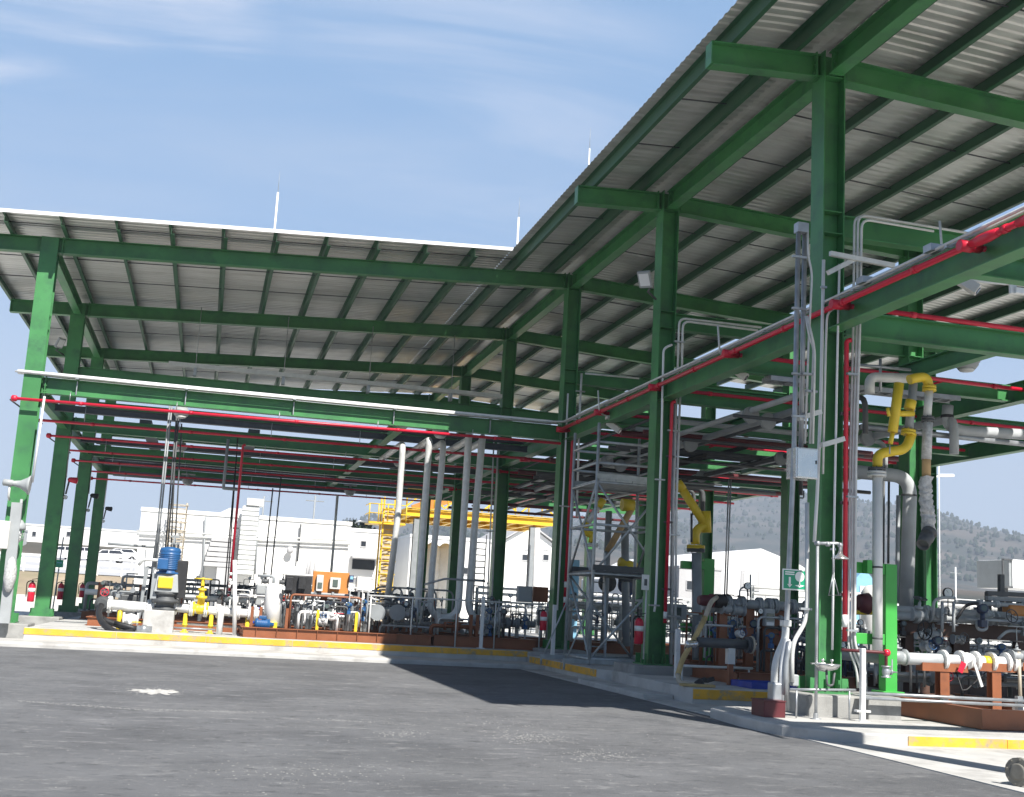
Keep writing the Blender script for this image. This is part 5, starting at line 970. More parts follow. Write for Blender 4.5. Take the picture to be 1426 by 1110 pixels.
t = thing('flanged_spool', 'dark grey horizontal pipe with open flange on a white stub behind the yellow hose', 'pipe', at(1010, 930, Y=23)); a = at(970, 894, Y=23); c = at(1043, 898, Y=23); cyl_line(t, a, c, .10, 'dgrey', (.99,)); b = MB(); b.lathe(c+V((.03, 0, 0)), (1, 0, 0), [(0, .18), (.04, .18)], 16); b.build('end_flange', M['beige'], t)
q = at(1018, 900, Y=23); boxed(t, q.x-.08, q.x+.08, 22.95, 23.1, at(1018, 925, Y=23).z, q.z, 'conduit', 'stub_support', .006); b = MB(); b.bar((q.x, 23.02, .3), (q.x, 23.02, at(1018, 925, Y=23).z), .1, .1, (0, 1, 0)); b.build('foot', M['brown'], t)
t = thing('handrail', 'low pale rail behind the yellow hose', 'handrail', at(945, 928, Y=23.6)); pipe(t, [at(946, 927, Y=23.6), at(1048, 931, Y=23.6)], .028, 'conduit', 'rail')
for px in (950, 1043): q = at(px, 929, Y=23.6); pipe(t, [(q.x, 23.6, .3), q], .02, 'conduit', 'post')
# yellow hose
t = thing('transfer_hose', 'ochre hose hung from the metering skid, looping to the yellow-edged platform', 'hose', at(960, 955, Y=22.2))
hp = [at(x, y, Y=Y) for x, y, Y in ((998, 832, 23.9), (990, 838, 23.6), (982, 860, 23.3), (966, 892, 23), (950, 918, 22.8), (944, 940, 22.5), (946, 951, 22.3), (960, 953, 22.2), (992, 955, 22.2))]
for i0, i1, m in ((0, 3, 'beige'), (2, 6, 'hose'), (5, 9, 'beige')):
    b = MB(); b.tube(fillet(hp[i0:i1] if i0 == 0 else hp[i0:i1], .4, 6), .055 if m == 'hose' else .05, 10); b.build('hose_section', M[m], t)
b = MB(); q = at(962, 896, Y=22.9); b.lathe(q-V((.12, 0, .03)), (1, 0, .1), [(0, .04), (.03, .09), (.1, .06), (.2, .09), (.28, .05)], 10); b.build('clamp', M['stain'], t)
a = at(977, 950, Y=22.3); c = at(998, 944, Y=22.4); b = MB(); b.lathe(a, c-a, [(0, .05), (.02, .08), (.1, .08), (.11, .05), (.3, .045)], 12); b.build('nozzle', M['black'], t)
b = MB(); q = at(974, 953, Y=22.0); b.lathe(q, (.2, -.2, 1), [(0, .11), (.03, .10), (.11, .03)], 12); b.build('nozzle_cap', M['black'], t)
q = at(952, 960, Y=22); t = thing('yellow_plank', 'short ochre plank lying by the hose end on the platform', 'plank', (q.x, 22, .3)); a = at(950, 956, Y=21.8); c = at(995, 958, Y=21.8); b = MB(); b.bar((a.x, 21.9, .335), (c.x, 21.8, .335), .16, .05); b.build('plank', M['hose'], t, bevel=.006)
q = at(1060, 958, Y=22.3); t = thing('blue_tray', 'deep blue spill tray under the metering skid', 'tray', (q.x, 22.5, .302)); b = MB(); x0, x1 = q.x-.35, q.x+.75
for bx in ((x0, x1, 22.0, 23.0, .303, .315), (x0, x1, 22.0, 22.02, .316, .42), (x0, x1, 22.98, 23.0, .316, .42), (x0, x0+.02, 22.021, 22.979, .316, .42), (x1-.02, x1, 22.021, 22.979, .316, .42)): b.box(*bx)
b.build('tray', M['dblue'], t)
# scaffold bay skid
t = thing('loading_skid', 'dark skid of valves and pipes behind the scaffold tower', 'skid', (11.5, 33, .4)); skid_base(t, 9.8, 14.5, 35.2, 38.5, .404, .70)
clutter(t, 9.8, 14.4, 35.2, 38.3, .70, 2.3, 28, 91, ('midgrey', 'dgrey', 'galv', 'conduit'), 8, 12, 5, 4)
for px, py, m in ((845, 812, 'dgrey'), (872, 815, 'navy')): q = at(px, py, Y=35); b = MB(); b.lathe(q, (0, -1, 0), [(-.2, .18), (0, .28), (.1, .28), (.12, .1)], 16); b.build('actuator', M[m], t)
t = thing('loading_skid', 'brown skid of grey valves between scaffold and second large column', 'skid', (11.5, 30, .3)); skid_base(t, 11.7, 15.2, 27.6, 31.5, .302, .6); clutter(t, 11.8, 15, 27.7, 31.4, .6, 2.1, 24, 92, ('midgrey', 'dgrey', 'galv', 'conduit', 'brown'), 7, 10, 5, 3)
t = thing('loading_skid', 'row of grey pipes and valves below the white tent', 'skid', (15, 33, .4)); skid_base(t, 13.5, 18.5, 36, 39, .404, .7); clutter(t, 13.5, 18.5, 36, 39, .7, 2.1, 20, 93, ('grey', 'white', 'galv'), 8, 10, 4, 3); cyl_line(t, (13.5, 36.2, 1.7), (18.5, 36.2, 1.7), .1, 'grey', (.1, .3, .5, .7))
# loose spool lying on the concrete at the lower right
a = at(1402, 1082, Y=11.5); t = thing('pipe_spool', 'dull grey flanged pipe spool lying on the concrete at the lower right corner', 'pipe spool', at(1415, 1098, Z=.012)); r = .115
a = V((a.x+.13, 11.5, .165)); d = V((.9, .38, 0)).normalized(); b = MB(); b.lathe(a, d, [(0, .07), (0, .09), (.12, .095), (.13, .115), (.5, .115), (1.4, .115)], 20); b.build('barrel', M['dull'], t)
flange(t, a+d*.04, d, .15, 'dull', .03); flange(t, a+d*1.3, d, .15, 'dull', .03)
# ================================================================= BACKGROUND
def bldg(name, lab, x0, x1, y0, y1, z0, z1, m='wall', gable=0, cat='building'):
    t = thing(name, lab, cat, ((x0+x1)/2, (y0+y1)/2, z0)); b = MB()
    if gable:
        xm = (x0+x1)/2; b.ext((xm, y0, z0), (xm, y1, z0), [(x0-xm, 0), (x1-xm, 0), (x1-xm, z1-z0), (0, z1-z0+gable), (x0-xm, z1-z0)])
        b.build('wall', M[m], t); b = MB()
        for s in (-1, 1):
            e = xm+s*(x1-xm+.4); b.add([(xm, y0-.4, z1+gable+.05), (e, y0-.4, z1-.12), (e, y1+.4, z1-.12), (xm, y1+.4, z1+gable+.05), (xm, y0-.4, z1+gable+.17), (e, y0-.4, z1), (e, y1+.4, z1), (xm, y1+.4, z1+gable+.17)], [(0, 1, 2, 3), (4, 7, 6, 5), (0, 4, 5, 1), (2, 6, 7, 3), (1, 5, 6, 2), (0, 3, 7, 4)])
        b.build('roof', M['tent' if m == 'tent' else 'wall2'], t)
    else:
        b.box(x0, x1, y0, y1, z0, z1); b.build('wall', M[m], t)
        b = MB()
        for q in ((x0-.05, x1+.05, y0-.08, y0+.25, z1, z1+.25), (x0-.05, x0+.25, y0+.25, y1, z1, z1+.25), (x1-.25, x1+.05, y0+.25, y1, z1, z1+.25)): b.box(*q)
        b.build('parapet', M[m], t)
    return t
def window(t, x0, x1, y, z0, z1, m='glass'):
    b = MB()
    for q in ((x0, x1, z0, z0+.07), (x0, x1, z1-.07, z1), (x0, x0+.07, z0+.07, z1-.07), (x1-.07, x1, z0+.07, z1-.07)): b.box(q[0], q[1], y-.06, y+.02, q[2], q[3])
    f = b.build('window', M['wall2'], t); b = MB(); b.box(x0+.07, x1-.07, y-.02, y+.01, z0+.07, z1-.07); b.build('pane', M[m], f)
Y = 82
a = at(181, 860, Y=Y); c = at(182, 706, Y=Y); e = at(490, 723, Y=Y)
t = bldg('white_building', 'big plain white building behind the left wing with silver duct', a.x, e.x, Y, Y+22, -.1, c.z-.2)
b = MB(); q = at(354, 705, Y=Y-1); q2 = at(345, 800, Y=Y-1); w_ = .5
for k in range(14): z = q2.z+(q.z-q2.z)*k/14; b.box(q.x-.75, q.x+.35, Y-1.2, Y-.1, z, z+(q.z-q2.z)/14*.82)
b.box(q.x-.7, q.x+.3, Y-1.15, Y-.12, q2.z-.02, q.z); b.build('duct', M['conduit'], t)
b = MB(); b.box(q.x-.5, q.x+.6, Y-1.3, Y-.05, q.z+.02, q.z+.5); b.build('duct_cowl', M['conduit'], t)
b = MB()
for k in range(6): p0 = at(325, 750+k*7, Y=Y-1); b.box(p0.x-1.4-.1*k, p0.x-.1, Y-1.1, Y-.1, p0.z-.25, p0.z+.02)
b.box(at(302, 790, Y=Y).x, at(322, 790, Y=Y).x, Y-1.05, Y-.12, -.1, at(300, 756, Y=Y).z); b.build('air_unit', M['wall2'], t)
for y_ in (745, 750): pipe(t, [at(190, y_-6, Y=Y-.3), at(488, y_+8, Y=Y-.3)], .06, 'conduit', 'wall_pipe')
for px, y0, y1, m in ((286, 720, 845, 'grey'), (419, 730, 782, 'dgrey'), (360, 722, 800, 'grey'), (205, 760, 850, 'conduit')): pipe(t, [at(px, y0, Y=Y-.25), at(px-5, y1, Y=Y-.25)], .06, m, 'down_pipe')
for px, h in ((432, 770), (436, 770), (442, 769), (425, 790)): pipe(t, [at(px, h, Y=Y-2), at(px-7, 815, Y=Y-2)], .10, 'wall2', 'vent_pipe')
q = at(404, 766, Y=Y-.4); b = MB(); b.lathe(q, (0, -1, 0), [(-.3, .1), (0, .25), (.1, .25), (.2, .1)], 10); b.build('wall_lamp', M['wall2'], t)
b = MB(); p = at(330, 712, Y=Y+4); z = c.z+.05; b.add([(p.x-1.5, Y+3, z), (p.x+1.2, Y+3, z), (p.x+1.2, Y+5, z), (p.x-1.5, Y+5, z), (p.x-.5, Y+3.4, z+.6), (p.x+.5, Y+3.4, z+.6), (p.x+.5, Y+4.6, z+.6), (p.x-.5, Y+4.6, z+.6)], [(0, 1, 5, 4), (1, 2, 6, 5), (2, 3, 7, 6), (3, 0, 4, 7), (4, 5, 6, 7)]); b.build('roof_vent', M['wall2'], t)
q = at(250, 760, Y=Y-2); t = thing('cage_ladder', 'pale yellow caged ladder against the big white building', 'ladder', (q.x, Y-1, 0)); q2 = at(250, 700, Y=Y-1)
for dx in (-.5, .5): pipe(t, [(q2.x+dx, Y-1, 0), (q2.x+dx, Y-1, q2.z)], .06, 'beige', 'stile')
for k in range(22): z = .4+k*(q2.z-.5)/22; b = MB(); b.tube([(q2.x-.5, Y-1, z), (q2.x+.5, Y-1, z)], .035, 5); b.build('rung', M['beige'], t)
for k in range(7): b = MB(); b.ring((q2.x, Y-1.4, q2.z-.2-k*.55), (0, 0, 1), .62, .03, 12, 4); b.build('cage_hoop', M['beige'], t)
t = bldg('white_annex', 'lower white block with small window right of the big white building', e.x+.3, at(545, 760, Y=88).x, 88, 100, -.1, at(520, 742, Y=88).z); a = at(501, 762, Y=88); c = at(511, 753, Y=88); window(t, a.x, c.x, 87.97, a.z, c.z)
a = at(486, 792, Y=88); c = at(526, 777, Y=88); b = MB(); b.box(a.x, c.x, 86.4, 87.95, c.z-.15, c.z); b.build('canopy', M['wall2'], t); b = MB(); b.box(a.x+.2, c.x-.2, 87.9, 87.99, a.z, c.z-.2); b.build('doorway', M['glass'], t)
Y = 185; t = bldg('white_building', 'long low white building far behind the leftmost columns', at(15, 760, Y=Y).x, at(200, 760, Y=Y).x, Y, Y+15, 5.5, at(30, 731, Y=Y).z)
a = at(43, 776, Y=Y); c = at(55, 766, Y=Y); b = MB(); b.box(a.x-.2, c.x+.8, Y-.4, Y-.05, a.z+.3, c.z+.1); b.build('red_fascia', M['red'], t)
for px in (44, 92): a = at(px, 747, Y=Y); window(t, a.x, a.x+.6, Y-.02, a.z, a.z+.75)
t = bldg('white_building', 'small white roof end above the parked cars at left', at(-40, 760, Y=170).x, at(24, 760, Y=170).x, 170, 178, 5, at(10, 736, Y=170).z)
Y = 100; a = at(697, 790, Y=Y); c = at(772, 790, Y=Y); t = bldg('gabled_house', 'white gabled house seen between the two dark columns under the yellow deck', a.x, c.x, Y, Y+14, 1.0, at(730, 757, Y=Y).z, gable=1.6, cat='house')
for px in (755, 726): q = at(px, 781, Y=Y); window(t, q.x, q.x+.6, Y-.02, q.z, q.z+.6); 
for px in (756, 727): q = at(px, 766, Y=Y); boxed(t, q.x, q.x+.5, Y-.06, Y-.01, q.z, q.z+.12, 'wall2', 'vent')
Y = 92; a = at(566, 830, Y=Y); c = at(688, 830, Y=Y); t = bldg('white_building', 'low white block behind the silos under the yellow platform', a.x, c.x, Y, Y+8, -.1, at(630, 752, Y=Y).z)
for px in (590, 640): q = at(px, 800, Y=Y); window(t, q.x, q.x+.7, Y-.02, q.z, q.z+.6)
# white tent hall
Y = 118; a = at(930, 830, Y=Y); ap = at(1060, 764, Y=Y); c = at(1190, 800, Y=Y)
t = thing('white_tent', 'large white tent hall with a low gable below the hill', 'tent', (ap.x, Y+12, 3)); ze = at(940, 800, Y=Y).z-.3
b = MB(); b.ext((ap.x, Y, 2.0), (ap.x, Y+30, 2.0), [(a.x-ap.x, 0), (c.x-ap.x, 0), (c.x-ap.x, ze-2-1), (.4*(c.x-ap.x), ap.z-2-1.4), (0, ap.z-2), (.5*(a.x-ap.x), ap.z-2-.9), (a.x-ap.x, ze-2)]); b.build('cover', M['tent'], t)
q = at(1031, 822, Y=Y); q2 = at(1058, 796, Y=Y); boxed(t, q.x, q2.x, Y-.1, Y-.02, q.z, q2.z, 'wall2', 'door', .02); boxed(t, q.x+.3, q2.x-.3, Y-.16, Y-.11, q.z+.6, q2.z-.3, 'wall', 'door_panel', .02)
a2 = at(945, 830, Y=Y-6); c2 = at(1005, 795, Y=Y-6); t = bldg('grey_annex', 'grey flat-roofed annex in front of the white tent', a2.x, c2.x, Y-6, Y-.5, 2.5, c2.z, 'wall2')
for k in range(2): q = at(955+k*22, 822, Y=Y-6); window(t, q.x, q.x+1.2, Y-6.02, q.z, q.z+1.0)
# white container on a dark frame at right
Y = 46; a = at(1397, 818, Y=Y); c = at(1465, 783, Y=Y); t = thing('tank_container', 'white box container with grey end at the right edge before the hill', 'container', ((a.x+c.x)/2, Y, a.z)); xm = at(1410, 800, Y=Y).x
boxed(t, xm, c.x+2, Y, Y+2.4, a.z, c.z, 'tent', 'box', .03); boxed(t, a.x+.35, xm-.02, Y+.05, Y+2.35, a.z, c.z-.02, 'cab', 'end_wall', .02)
for q in ((a.x, a.z, a.x, c.z), (a.x, c.z-.03, xm, c.z-.03), (a.x, a.z+.03, xm, a.z+.03)): b = MB(); b.bar((q[0], Y, q[1]), (q[2], Y, q[3]), .07, .07, (0, 1, 0)); b.build('frame', M['dgrey'], t)
for x in (a.x+.4, c.x): b = MB(); b.bar((x, Y+.5, .4), (x, Y+.5, a.z), .25, .25, (0, 1, 0)); b.build('leg', M['dgrey'], t)
# street lamps and masts
def lamp(x, Y, z0, z1, arm, lab):
    t = thing('street_lamp', lab, 'street lamp', (x, Y, z0)); b = MB(); b.tube([(x, Y, z0), (x, Y, z1)], .11, 10, .06); b.build('pole', M['trim'], t)
    pipe(t, [(x, Y, z1-.1), (x+arm*.5, Y, z1+.45), (x+arm, Y, z1+.6)], .04, 'trim', 'arm', rad=.3); b = MB(); s = 1 if arm > 0 else -1; b.ext((x+arm, Y, z1+.6), (x+arm+.75*s, Y, z1+.66), [(-.12, -.03), (.12, -.03), (.09, .09), (-.09, .09)]); b.build('lamp_head', M['tent'], t, bevel=.03)
q = at(1289, 790, Y=44); p = at(1296, 682, Y=44); lamp(q.x, 44, .4, p.z, .6, 'white street lamp with short arm rising behind the wrapped hose')
for px, y0, y1, Y, r, lab in ((1309, 648, 850, 40, .02, 'thin grey mast to the right of the street lamp'), (744, 735, 830, 71, .16, 'white pole standing under the yellow deck'), (1331, 790, 830, 90, .06, 'short lattice-like pole in front of the grassy bank')):
    a = at(px, y1, Y=Y); c = at(px+2, y0, Y=Y); t = thing('mast', lab, 'mast', a); pipe(t, [(a.x, Y, min(a.z, .3)), (a.x, Y, c.z)], r, 'trim', 'pole'); boxed(t, a.x-r*2, a.x+r*2, Y-r*2, Y+r*2, min(a.z, .3)-.05, min(a.z, .3)+.03, 'galv', 'foot')
# yellow platform with cage ladder and white silos
Y = 72; t = thing('yellow_platform', 'bright yellow steel platform on green-grey legs behind the drop pipes', 'platform', at(650, 820, Y=Y))
a = at(565, 718, Y=Y); c = at(772, 724, Y=Y); zt = a.z+.2
for dy in (0, 3.5, 7): b = MB(); b.ib((a.x, Y+dy, zt), (c.x, Y+dy, zt), .4, .3, .03, .02); b.build('deck_beam', M['gold'], t)
for k in range(9): x = a.x+.3+(c.x-a.x-.6)*k/8; b = MB(); b.ib((x, Y+.16, zt+.02), (x, Y+6.8, zt+.02), .45, .2, .03, .02); b.build('deck_joist', M['gold'], t)
b = MB(); b.box(a.x, c.x, Y-.2, Y+7.2, zt+.26, zt+.30); b.build('deck', M['gold'], t)
for dz in (.9, 1.45): b = MB(); b.tube([(a.x, Y-.1, zt+dz), (c.x, Y-.1, zt+dz)], .05, 6); b.build('guard_rail', M['gold'], t)
for k in range(12): x = a.x+(c.x-a.x)*k/11; b = MB(); b.tube([(x, Y-.1, zt+.36), (x, Y-.1, zt+1.45)], .05, 6); b.build('rail_post', M['gold'], t)
for k in range(8): x0 = a.x+(c.x-a.x)*k/8; x1 = a.x+(c.x-a.x)*(k+1)/8; b = MB(); b.bar((x0, Y-.1, zt+(.4, 1.4)[k % 2]), (x1, Y-.1, zt+(1.4, .4)[k % 2]), .09, .09); b.build('lattice_bar', M['gold'], t)
b = MB(); b.bar((a.x+1, Y+3.4, zt+.4), (a.x+6, Y+3.4, zt+2.6), .3, .7); b.build('conveyor', M['orange'], t)
b = MB(); b.ib((a.x, Y+5, zt+2.2), (c.x, Y+5, zt+2.4), .5, .3, .03, .02); b.build('upper_beam', M['gold'], t)
for px in (738, 575, 640): q = at(px, 800, Y=Y+.2); b = MB(); b.ib((q.x, Y+.2, -.05), (q.x, Y+.2, zt-.31), .4, .35, .03, .02, (0, 1, 0)); b.build('leg', M['grey'], t)
t = thing('stair_tower', 'yellow caged ladder tower left of the drop pipes', 'ladder tower', at(535, 810, Y=71)); Y = 71; xs0 = at(531, 760, Y=Y).x; xs1 = at(550, 760, Y=Y).x; z1 = at(535, 692, Y=Y).z
for x in (xs0, xs1):
    for dy in (0, 1.2): b = MB(); b.bar((x, Y+dy, -.05), (x, Y+dy, z1), .10, .10, (0, 1, 0)); b.build('stanchion', M['gold'], t)
for k in range(24): z = .3+k*(z1-.4)/24; b = MB(); b.tube([(xs0+.2, Y+.1, z), (xs1-.2, Y+.1, z)], .03, 5); b.build('rung', M['gold'], t)
for k in range(7): z = 2.4+k*(z1-2.4)/7; b = MB(); b.ring(((xs0+xs1)/2, Y-.25, z), (0, 0, 1), .46, .035, 14, 4); b.build('cage_hoop', M['gold'], t)
zp = at(530, 727, Y=Y).z
for x0, x1 in ((xs0-.9, xs1+.5),):
    b = MB(); b.box(x0, x1, Y-.3, Y+1.5, zp-.12, zp); b.build('landing', M['gold'], t)
    for dz in (.5, 1.05): b = MB(); b.tube([(x0, Y+1.5, zp+dz), (x0, Y-.3, zp+dz), (x1, Y-.3, zp+dz)], .035, 6); b.build('guard_rail', M['gold'], t)
    for k in range(5): x = x0+(x1-x0)*k/4; b = MB(); b.tube([(x, Y-.3, zp), (x, Y-.3, zp+1.05)], .035, 6); b.build('rail_post', M['gold'], t)
b = MB(); q = at(518, 730, Y=Y); b.tube(fillet([(xs0-.9, Y-.2, zp-.1), (xs0-1.5, Y-.3, zp-.05), (xs0-1.7, Y-.3, zp-.2)], .3), .06, 6); b.build('lamp_arm', M['galv'], t)
b = MB(); b.box((xs0+xs1)/2-.35, (xs0+xs1)/2+.4, Y+.3, Y+1.0, -.05, z1-.6); b.build('inner_duct', M['beige'], t)
Y = 78
for k, px in enumerate((588, 604, 622)):
    q = at(px, 740, Y=Y); x = q.x; t = thing('silo', 'white upright silo under the yellow platform, %s of three' % ['left', 'middle', 'right'][k], 'silo', (x, Y, 0), 'white silos under the yellow platform')
    b = MB(); b.lathe((x, Y, .9), (0, 0, 1), [(0, .15), (1.4, .62), (4.3, .62), (4.6, .3), (4.7, .15)], 18); b.build('shell', M['white'], t)
    for s in range(4): b = MB(); a_ = s*PI/2+.7; b.tube([(x+.6*math.cos(a_), Y+.6*math.sin(a_), -.05), (x+.6*math.cos(a_), Y+.6*math.sin(a_), 2.6)], .05, 6); b.build('leg', M['white'], t)
q = at(669, 780, Y=66); t = thing('ladder', 'dark rung ladder behind the right grey drop pipe', 'ladder', (q.x, 66, 0)); zt = at(672, 745, Y=66).z
for dx in (-.28, .28): b = MB(); b.bar((q.x+dx, 66, -.02), (q.x+dx, 66, zt), .06, .06, (0, 1, 0)); b.build('stile', M['dgrey'], t)
for k in range(15): b = MB(); b.tube([(q.x-.25, 66, .3+k*(zt-.4)/15), (q.x+.25, 66, .3+k*(zt-.4)/15)], .035, 5); b.build('rung', M['dgrey'], t)
# parked cars
def car():
    t = thing('parked_car', 'x', 'car', (0, 0, 0), 'white cars parked on the raised lot'); pr = [(-2.2, .35), (-2.25, .75), (-2.1, .98), (-1.3, 1.05), (-.75, 1.5), (1.35, 1.55), (1.95, 1.1), (2.2, 1.0), (2.22, .4)]
    b = MB(); n = len(pr); vs = [(x, y*(1 if z < 1.2 else .84), z) for y in (-.88, .88) for x, z in pr]
    b.add(vs, [(i, (i+1) % n, n+(i+1) % n, n+i) for i in range(n)]+[tuple(range(n))[::-1], tuple(range(n, 2*n))]); b.build('body', M['car'], t, bevel=.06)
    for s in (-1, 1):
        for w_ in ([(-1.12, 1.08), (-.72, 1.43), (-.05, 1.46), (-.05, 1.08)], [(.03, 1.08), (.03, 1.46), (1.25, 1.48), (1.65, 1.12)]):
            b = MB(); b.add([(x, s*(.90 if z < 1.2 else .80), z) for x, z in w_]+[(x, s*(.87 if z < 1.2 else .77), z) for x, z in w_], [(0, 1, 2, 3), (4, 7, 6, 5), (0, 4, 5, 1), (1, 5, 6, 2), (2, 6, 7, 3), (3, 7, 4, 0)]); b.build('side_window', M['glass'], t)
    b = MB(); b.add([(-1.3, -.74, 1.09), (-1.3, .74, 1.09), (-.8, .66, 1.47), (-.8, -.66, 1.47)], [(0, 1, 2, 3)]); b.build('windscreen', M['glass'], t)
    for x in (-1.4, 1.35):
        for s in (-1, 1): b = MB(); b.lathe((x, s*.93, .34), (0, -s, 0), [(0, .22), (.0, .34), (.2, .34)], 16); wv = b.build('wheel', M['black'], t); b = MB(); b.lathe((x, s*.935, .34), (0, -s, 0), [(0, .05), (.01, .2), (.03, .2)], 12); b.build('rim', M['galv'], wv)
    for s in (-1, 1): b = MB(); b.box(-2.27, -2.2, s*.75-.15, s*.75+.15, .68, .82); b.build('headlight', M['signw'], t)
    return t
proto = None
for k, (px, py, Y, rz, lab) in enumerate(((88, 770, 150, .3, 'white car parked between the second and third columns from the left'), (113, 771, 152, .5, 'white car mostly hidden behind the third column from the left'), (150, 775, 146, .15, 'white car parked right of the fourth column from the left'), (167, 773, 156, .2, 'white car parked closest to the big white building'))):
    p = at(px, py, Y=Y); p.z = 2.5+(Y-113)*.05+.01
    if proto is None: proto = car(); proto.location = p; proto.rotation_euler = (0, 0, rz); proto['label'] = lab
    else: dup(proto, p, lab, rz)
# railings on the bank
for k, (Y, z0, lab) in enumerate(((112.2, 2.45, 'lower white railing on the earth bank'), (126, 3.15, 'upper white railing along the raised car park'))):
    t = thing('bank_railing', lab, 'railing', (-20, Y, z0))
    for i in range(18): b = MB(); x = -40+i*2.05; b.bar((x, Y, z0-.1), (x, Y, z0+1.1), .13, .13, (0, 1, 0)); b.build('post', M['white'], t)
    for dz in (.45, 1.05): b = MB(); b.bar((-40, Y, z0+dz), (-4.9, Y, z0+dz), .08, .2); b.build('rail', M['white'], t)
q = at(83, 793, Y=60); p = at(80, 878, Y=60); t = thing('green_notice', 'small dark green notice board on a thin pole left of the third column', 'sign', (q.x, 60, 0)); pipe(t, [(q.x-.1, 60, 0), (q.x, 60, at(85, 748, Y=60).z)], .03, 'grey', 'pole'); a = at(77, 790, Y=60); c = at(89, 780, Y=60); boxed(t, a.x, c.x, 59.9, 59.96, a.z, c.z, 'sign', 'board', .01); boxed(t, a.x+.06, c.x-.06, 59.88, 59.898, a.z+.2, c.z-.12, 'skyblue', 'notice', .002)
q = at(148, 840, Y=58); t = thing('small_post_box', 'small brown box on a bent post behind the black hose', 'box', (q.x, 58, 0)); pipe(t, [(q.x, 58, 0), (q.x, 58, 1.35)], .04, 'dgrey', 'post'); a = at(146, 816, Y=58); boxed(t, a.x, a.x+.32, 57.9, 58.05, a.z, a.z+.25, 'hose', 'box', .01)
# light blue cover and blue shed glimpsed between the columns
q = at(806, 800, Y=48); a = at(795, 798, Y=48); c = at(808, 780, Y=48); t = thing('blue_cover', 'pale blue plastic cover seen through the scaffold', 'cover', (q.x, 48, 0)); boxed(t, a.x, c.x, 48, 49, .5, c.z, 'skyblue', 'cover', .05); boxed(t, a.x+.1, c.x-.1, 48.1, 48.9, .38, .49, 'cab', 'base', .01)
Y = 60; a = at(1192, 822, Y=Y); c = at(1216, 792, Y=Y); t = thing('blue_shed', 'light blue gabled shed between the nearest column and the white riser', 'shed', ((a.x+c.x)/2, Y, 0)); xm = (a.x+c.x)/2; w_ = (c.x-a.x)/2; b = MB(); b.ext((xm, Y, 0), (xm, Y+3, 0), [(-w_, 0), (w_, 0), (w_, c.z-.6), (0, c.z), (-w_, c.z-.6)]); b.build('wall', M['skyblue'], t); boxed(t, xm-.3, xm+.3, Y-.05, Y-.01, .02, c.z-1.0, 'trim', 'door')
# sunlit pipe racks and white tanks far right
for k, (X0, X1, Y0, zt, lab) in enumerate(((26, 40, 39, 2.6, 'sunlit white pipe rack behind the brown rack at right'), (25, 47, 52, 3.2, 'farther sunlit white pipe rack below the grassy bank'), (14, 26, 62, 2.6, 'sunlit pipe rack below the grey annex'))):
    t = thing('pipe_rack', lab, 'pipe rack', ((X0+X1)/2, Y0, 0)); n_ = int((X1-X0)/2.2)
    for i in range(n_+1): x = X0+(X1-X0)*i/n_; b = MB(); b.ib((x, Y0, 0), (x, Y0, zt), .14, .14, .014, .012, (0, 1, 0)); b.build('post', M['cab'], t)
    for z, r in ((1.0, .09), (1.5, .12), (zt-.3, .08), (zt, .07)): cyl_line(t, (X0, Y0-.15, z), (X1, Y0-.15, z), r, 'white' if z != 1.0 else 'grey', (.1, .22, .4, .55, .72, .9))
    clutter(t, X0, X1, Y0-.5, Y0+1.5, .1, zt, 26, 101+k, ('white', 'grey', 'conduit'), 8, 9, 5, 3)
for px, Y, r, h, lab in ((1218, 40, .5, 2.9, 'white round-topped tank behind the white riser'), (1245, 55, .9, 4.0, 'pale upright tank just right of the green stand')):
    q = at(px, 830, Y=Y); t = thing('white_tank', lab, 'tank', (q.x, Y, 0)); b = MB(); b.lathe((q.x, Y, .3), (0, 0, 1), [(0, r), (h-.3, r), (h-.05, r*.7), (h, .1)], 20); b.build('shell', M['white'], t); b = MB(); b.lathe((q.x, Y, -.02), (0, 0, 1), [(0, r*.9), (.31, r*.9)], 16); b.build('skirt', M['cab'], t)
# utility poles with thin wires
for px, Y, lab in ((1330, 150, 'distant utility pole before the hill at right'), (358, 118, 'thin aerial mast behind the white roof'), (430, 118, 'thin mast rising over the right end of the white roof')):
    q = at(px, 800, Y=Y); z0 = max(hills(q.x, Y), 0)-.2; zt = at(px, 790 if px > 1000 else 690, Y=Y).z if px < 1000 else at(px, 793, Y=Y).z; t = thing('utility_pole', lab, 'pole', (q.x, Y, z0)); pipe(t, [(q.x, Y, z0), (q.x, Y, max(zt, z0+4))], .09, 'grey', 'pole'); b = MB(); b.bar((q.x-.9, Y, max(zt, z0+4)-.5), (q.x+.9, Y, max(zt, z0+4)-.5), .1, .1); b.build('crossarm', M['grey'], t)
# wooded hills: clumps of pines, uncountable
rt = random.Random(31); b = MB()
def clump(x, y, z, s):
    n = 7; vs = [(x, y, z+s*2.0)]; 
    for h, rr in ((1.45, .55), (.7, .8), (.05, .6)): vs += [(x+math.cos(2*PI*i/n+h)*s*rr*rt.uniform(.6, 1.25), y+math.sin(2*PI*i/n+h)*s*rr*rt.uniform(.6, 1.25), z+s*h*rt.uniform(.85, 1.15)) for i in range(n)]
    fs = [(0, 1+i, 1+(i+1) % n) for i in range(n)]
    for k in range(2): fs += [(1+k*n+i, 1+(k+1)*n+i, 1+(k+1)*n+(i+1) % n, 1+k*n+(i+1) % n) for i in range(n)]
    b.add(vs, fs)
for i in range(13000):
    Y = rt.uniform(1000, 2550); X = Y*rt.uniform(-.1, .82)
    dens = .5+.5*math.sin(X*.0052+Y*.0036)*math.cos(X*.008-Y*.0064)+(.25 if Y > 2000 else 0)
    if rt.random() > dens*.9: continue
    clump(X, Y, hills(X, Y)-.5, rt.uniform(1.6, 4.2))
